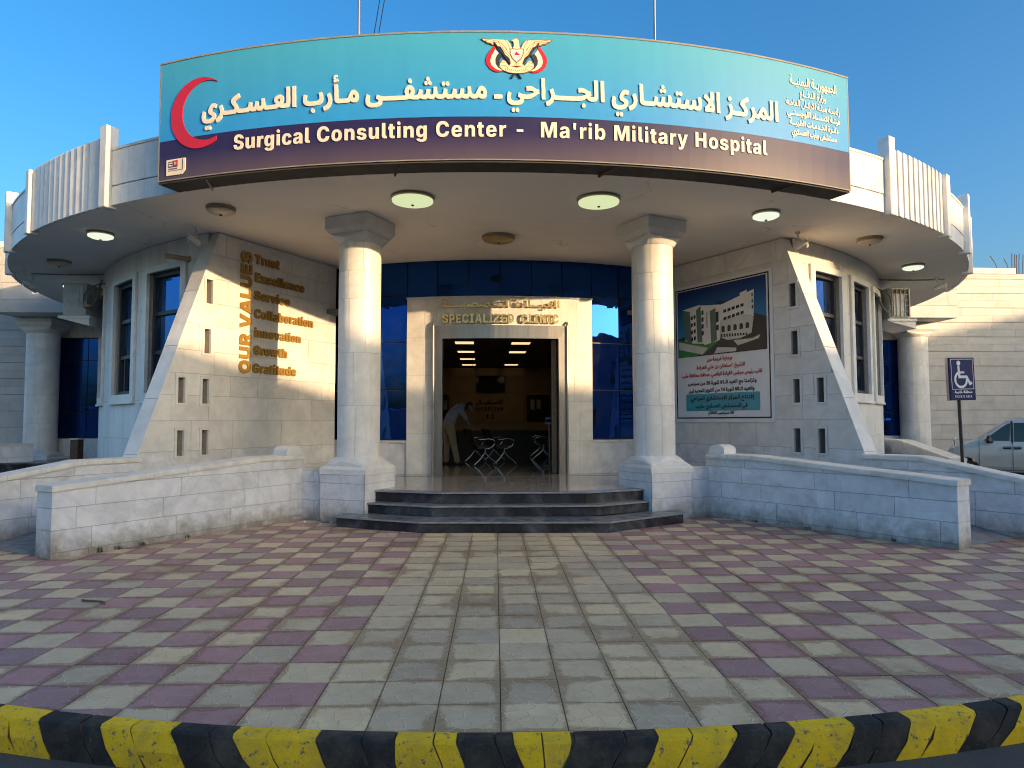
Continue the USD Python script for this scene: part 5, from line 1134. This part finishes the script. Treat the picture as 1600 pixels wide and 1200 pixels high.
# the person bending forward
def person():
    t = thing('person', 'person in grey shirt and beige trousers bending forward in the lobby', 'person', (-1.15, 17.5, .512))
    J = lambda x, y, z: np.array([x - (.10 if y > 10 else 0), y, z])
    hip = J(-1.2, 17.5, 1.50); chest = J(-.92, 17.48, 1.92); neck = J(-.80, 17.47, 2.0); head = J(-.655, 17.46, 1.97)
    LH, RH = hip + J(-.05, .10, 0), hip + J(.05, -.10, -.01)
    LK, RK = J(-1.23, 17.60, 1.05), J(-1.06, 17.40, 1.05); LA, RA = J(-1.255, 17.62, .60), J(-.965, 17.38, .60)
    LS, RS_ = chest + J(-.02, .18, 0), chest + J(0, -.18, .0); LE, RE = J(-.78, 17.68, 1.70), J(-.76, 17.27, 1.70); LW, RW = J(-.66, 17.62, 1.54), J(-.68, 17.30, 1.52)
    def chain(ps, rs): return [ballhull([(ps[i], rs[i]), (ps[i + 1], rs[i + 1])]) for i in range(len(ps) - 1)]
    def fuse(ms, l=.03, n=8):
        m = m3.Manifold.batch_boolean(ms, m3.OpType.Add).refine_to_length(l); m = tm(m); m.merge_vertices(); trimesh.smoothing.filter_taubin(m, iterations=n); return m
    hands = []
    for W, E_, s in ((LW, LE, 1), (RW, RE, -1)):
        d = (W - E_) / np.linalg.norm(W - E_); side = np.array([0, 1.0, 0]) * s; nrm = np.cross(d, side)
        k = W + d * .075; hands += [ballhull([(W, .026), (W + d * .03 + side * .02, .018), (k + side * .032, .013), (k - side * .032, .013)])]
        for f, (o, L) in enumerate(((-.032, .062), (-.011, .074), (.011, .078), (.032, .066))):
            a = k + side * o; b = a + d * L * .5 + nrm * .012 * s; c = b + d * L * .35 + nrm * .03 * s; hands += chain([a, b, c], [.0095, .009, .008])
        a = W + d * .02 - side * .028; hands += chain([a, a + d * .035 - side * .03, a + d * .065 - side * .035], [.012, .011, .009])
    skin = [ballhull([(head, .088), (head + J(.05, 0, -.05), .07), (head + J(-.03, 0, .03), .085)]), ballhull([(head + J(.085, 0, -.03), .022), (head + J(.10, 0, -.055), .018)]), ballhull([(neck, .062), (head, .06)]), ballhull([(chest, .14), (hip, .14)]), ballhull([(LS, .06), (RS_, .06), (neck, .07)])]
    for e in (-1, 1): skin += [ballhull([(head + J(0, e * .088, -.0), .018), (head + J(-.02, e * .092, .02), .016)])]
    skin += chain([LS, LE, LW], [.055, .042, .028]) + chain([RS_, RE, RW], [.055, .042, .028]) + chain([LH, LK, LA], [.085, .06, .045]) + chain([RH, RK, RA], [.085, .06, .045]) + hands
    b = part(t, 'body', fuse(skin, .018, 5), SKIN, smooth=True)
    part(b, 'hair', fuse([ballhull([(head + J(-.035, 0, .03), .094), (head + J(.0, 0, .055), .075), (head + J(-.07, 0, -.02), .06)])], .02, 4), HAIR, smooth=True)
    mid = (hip + chest) / 2 + J(-.03, 0, .05)
    sh = [ballhull([(chest + J(0, .09, 0), .135), (chest - J(0, .09, 0), .135), (mid + J(0, .06, 0), .15), (mid - J(0, .06, 0), .15)]), ballhull([(mid + J(0, .06, 0), .15), (mid - J(0, .06, 0), .15), (hip + J(.02, .07, .06), .155), (hip + J(.02, -.07, .06), .155)]), ballhull([(LS, .082), (RS_, .082), (neck - J(.03, 0, .02), .08)])]
    sh += chain([LS, (LS + LE) / 2, LE + (LW - LE) * .1], [.088, .075, .06]) + chain([RS_, (RS_ + RE) / 2, RE + (RW - RE) * .1], [.088, .075, .06])
    part(b, 'shirt', fuse(sh, .025, 6), SHIRT, smooth=True)
    pn = [ballhull([(hip + J(0, .07, .02), .152), (hip + J(0, -.07, .02), .152), (LH - J(0, 0, .1), .11), (RH - J(0, 0, .1), .11)])] + chain([LH, LK, LA], [.125, .088, .072]) + chain([RH, RK, RA], [.125, .088, .072])
    part(b, 'trousers', fuse(pn, .025, 6), PANTS, smooth=True)
    for A in (LA, RA): part(b, 'shoe', fuse([ballhull([(A + J(-.03, 0, -.03), .045), (A + J(.06, -.01, -.05), .038), (A + J(.15, -.02, -.058), .03), (A + J(-.04, 0, -.055), .033)])], .02, 3), SHOE, smooth=True)
    bt = fuse([ballhull([(hip + J(.01, .075, .065), .158), (hip + J(.01, -.075, .065), .158)])], .03, 3); 
person()

# ================================================================== SMALL THINGS ON THE GROUND
t = thing('twig', 'thin dark bent twig lying on the left paving', 'twig', (-3.86, 6.28, 0)); part(t, 'stick', tube(spline([(-4.0, 6.37, .012), (-3.86, 6.30, .018), (-3.74, 6.25, .014), (-3.715, 6.20, .010)], 12), [.009] * 9 + [.007, .006, .004], 6), IRON, smooth=50)
for i, (x, y, lab) in enumerate(((-3.24, 11.1, 'white scrap by the left low pier, leftmost'), (-3.19, 11.13, 'white scrap by the left low pier, second from the left'), (-2.95, 10.86, 'white scrap between left pedestal and steps'), (-2.82, 11.05, 'white scrap at the left end of the lowest step'), (-1.72, 9.8, 'white scrap before the left splay of the steps'), (-3.18, 10.7, 'white scrap on the tiles left of the steps'))):
    m = trimesh.creation.icosphere(1, .018); v = np.asarray(m.vertices); v *= (1 + .35 * np.random.default_rng(i).normal(size=(len(v), 1))) * (1.2, .9, .5); m.vertices = v; m.apply_translation((0, 0, .01))
    t = thing('white_scrap', lab, 'litter', (x, y, 0), 0, 'white scraps on the paving'); part(t, 'scrap', m, PAPER, world=False)
def weed(x, y, lab, h=.12, s=1):
    t = thing('weed', lab, 'plant', (x, y, 0)); r = np.random.default_rng(int(abs(x * 100))); ms = []
    for k in range(9):
        a = r.uniform(0, 2 * pi); e = r.uniform(.2, 1); L = h * r.uniform(.5, 1); p = np.array([r.normal(0, .02), r.normal(0, .02), 0]); d = np.array([cos(a) * e * .5, sin(a) * e * .5, 1.0]); w = np.array([-sin(a), cos(a), 0]) * .006
        q = p + d * L * .6; z = p + d * L - (0, 0, L * .15); ms.append(trimesh.Trimesh([p - w, p + w, q + w, q - w, z], [(0, 1, 2), (0, 2, 3), (3, 2, 4)], process=False))
    part(t, 'leaves', ms, LEAF, world=False)
def on(f, side=-1, off=.19):
    A, B = np.array([side * FA[0], FA[1]]), np.array([side * FB[0], FB[1]]); d = (B - A) / np.linalg.norm(B - A); n = np.array([d[1], -d[0]]); n = n if n @ (np.array([0, 5.0]) - A) > 0 else -n
    return A + (B - A) * f + n * off
for side, fs in ((-1, (.55, .72, .8, .86)), (1, (.25, .48, .80))):
    for k, f in enumerate(fs):
        x, y = on(f, side); weed(x, y, 'dark weed tuft at the foot of the %s front ramp wall, %s from the steps' % ('left' if side < 0 else 'right', ('first', 'second', 'third', 'fourth')[k]), .07 + .02 * (k % 2))

# ================================================================== ACROSS THE ROAD: what the glass mirrors and what casts the evening shade
def opp(name, label, x0, x1, y0, y1, h, floors, seed):
    t = thing(name, label, 'building', ((x0 + x1) / 2, y0, -.15), 0, None); part(t, 'wall', bx(x0, x1, y0, y1, -.15, h), OPPWALL); part(t, 'parapet_coping', bx(x0 - .08, x1 + .08, y1 - .2, y1 + .08, h + .001, h + .12), COPING)
    n = int((x1 - x0) / 3.2)
    for f in range(floors):
        for i in range(n):
            xc = x0 + (i + .5) * (x1 - x0) / n; z = .9 + f * (h / floors)
            w = part(t, 'window', bx(xc - .7, xc + .7, y1 + .002, y1 + .06, z, z + 1.5), ALU); part(w, 'pane', bx(xc - .62, xc + .62, y1 + .061, y1 + .07, z + .08, z + 1.42), WINGLASS)
opp('opposite_house', 'plain rendered house across the road mirrored in the entrance glass', 9, 40.5, -24, -14, 8.3, 2, 1)
opp('opposite_block', 'taller rendered block across the road beyond the house', 44, 53, -17.5, -14, 11.6, 3, 2)
t = thing('roadside_block', 'plain rendered block at the right end of the road casting evening shade', 'building', (58, -6, -.15)); m = ext(Polygon([(53.9, -15.3), (49.9, .8), (66, 4), (70, -13.5)]), 11.2); m.apply_translation((0, 0, -.15)); part(t, 'wall', m, OPPWALL)
t = thing('street_wall', 'low rendered wall across the road mirrored in the blue glass', 'wall', (-15, -16, -.15)); part(t, 'wall_body', bx(-46, 8.8, -16.2, -15.9, -.15, 2.6), OPPWALL); part(t, 'coping', bx(-46.05, 8.85, -16.28, -15.82, 2.601, 2.72), COPING)
def tree(x, y, h, lab, seed):
    t = thing('street_tree', lab, 'tree', (x, y, -.15), 0, 'trees across the road'); r = np.random.default_rng(seed); top = np.array([x, y, h * .62])
    part(t, 'trunk', tube(spline([(x, y, -.2), (x + .1, y, h * .3), (x - .05, y + .1, h * .62)], 8), np.linspace(.2, .08, 8), 8), BARK, smooth=50)
    c = r.normal(size=(26, 3)) * (h * .16, h * .16, h * .13) + (x, y, h * .7); P = (c[r.integers(0, 26, 2600)] + r.normal(size=(2600, 3)) * h * .055); a, b = r.normal(size=(2, 2600, 3)); a *= .09 / np.linalg.norm(a, axis=1, keepdims=True); b *= .06 / np.linalg.norm(b, axis=1, keepdims=True)
    V = np.stack([P - a, P + b, P + a, P - b], 1).reshape(-1, 3); i = np.arange(2600) * 4; part(t, 'crown', trimesh.Trimesh(V, np.r_[np.c_[i, i + 1, i + 2], np.c_[i, i + 2, i + 3]], process=False), LEAF)
for k, (x, y, h) in enumerate(((-7, -18.5, 5.4), (-2.5, -20, 4.6), (3.5, -19, 5.0), (-13, -19, 6.2))): tree(x, y, h, 'green tree across the road behind the low wall, %s from the left' % ('second', 'third', 'fourth', 'first')[k], 60 + k)
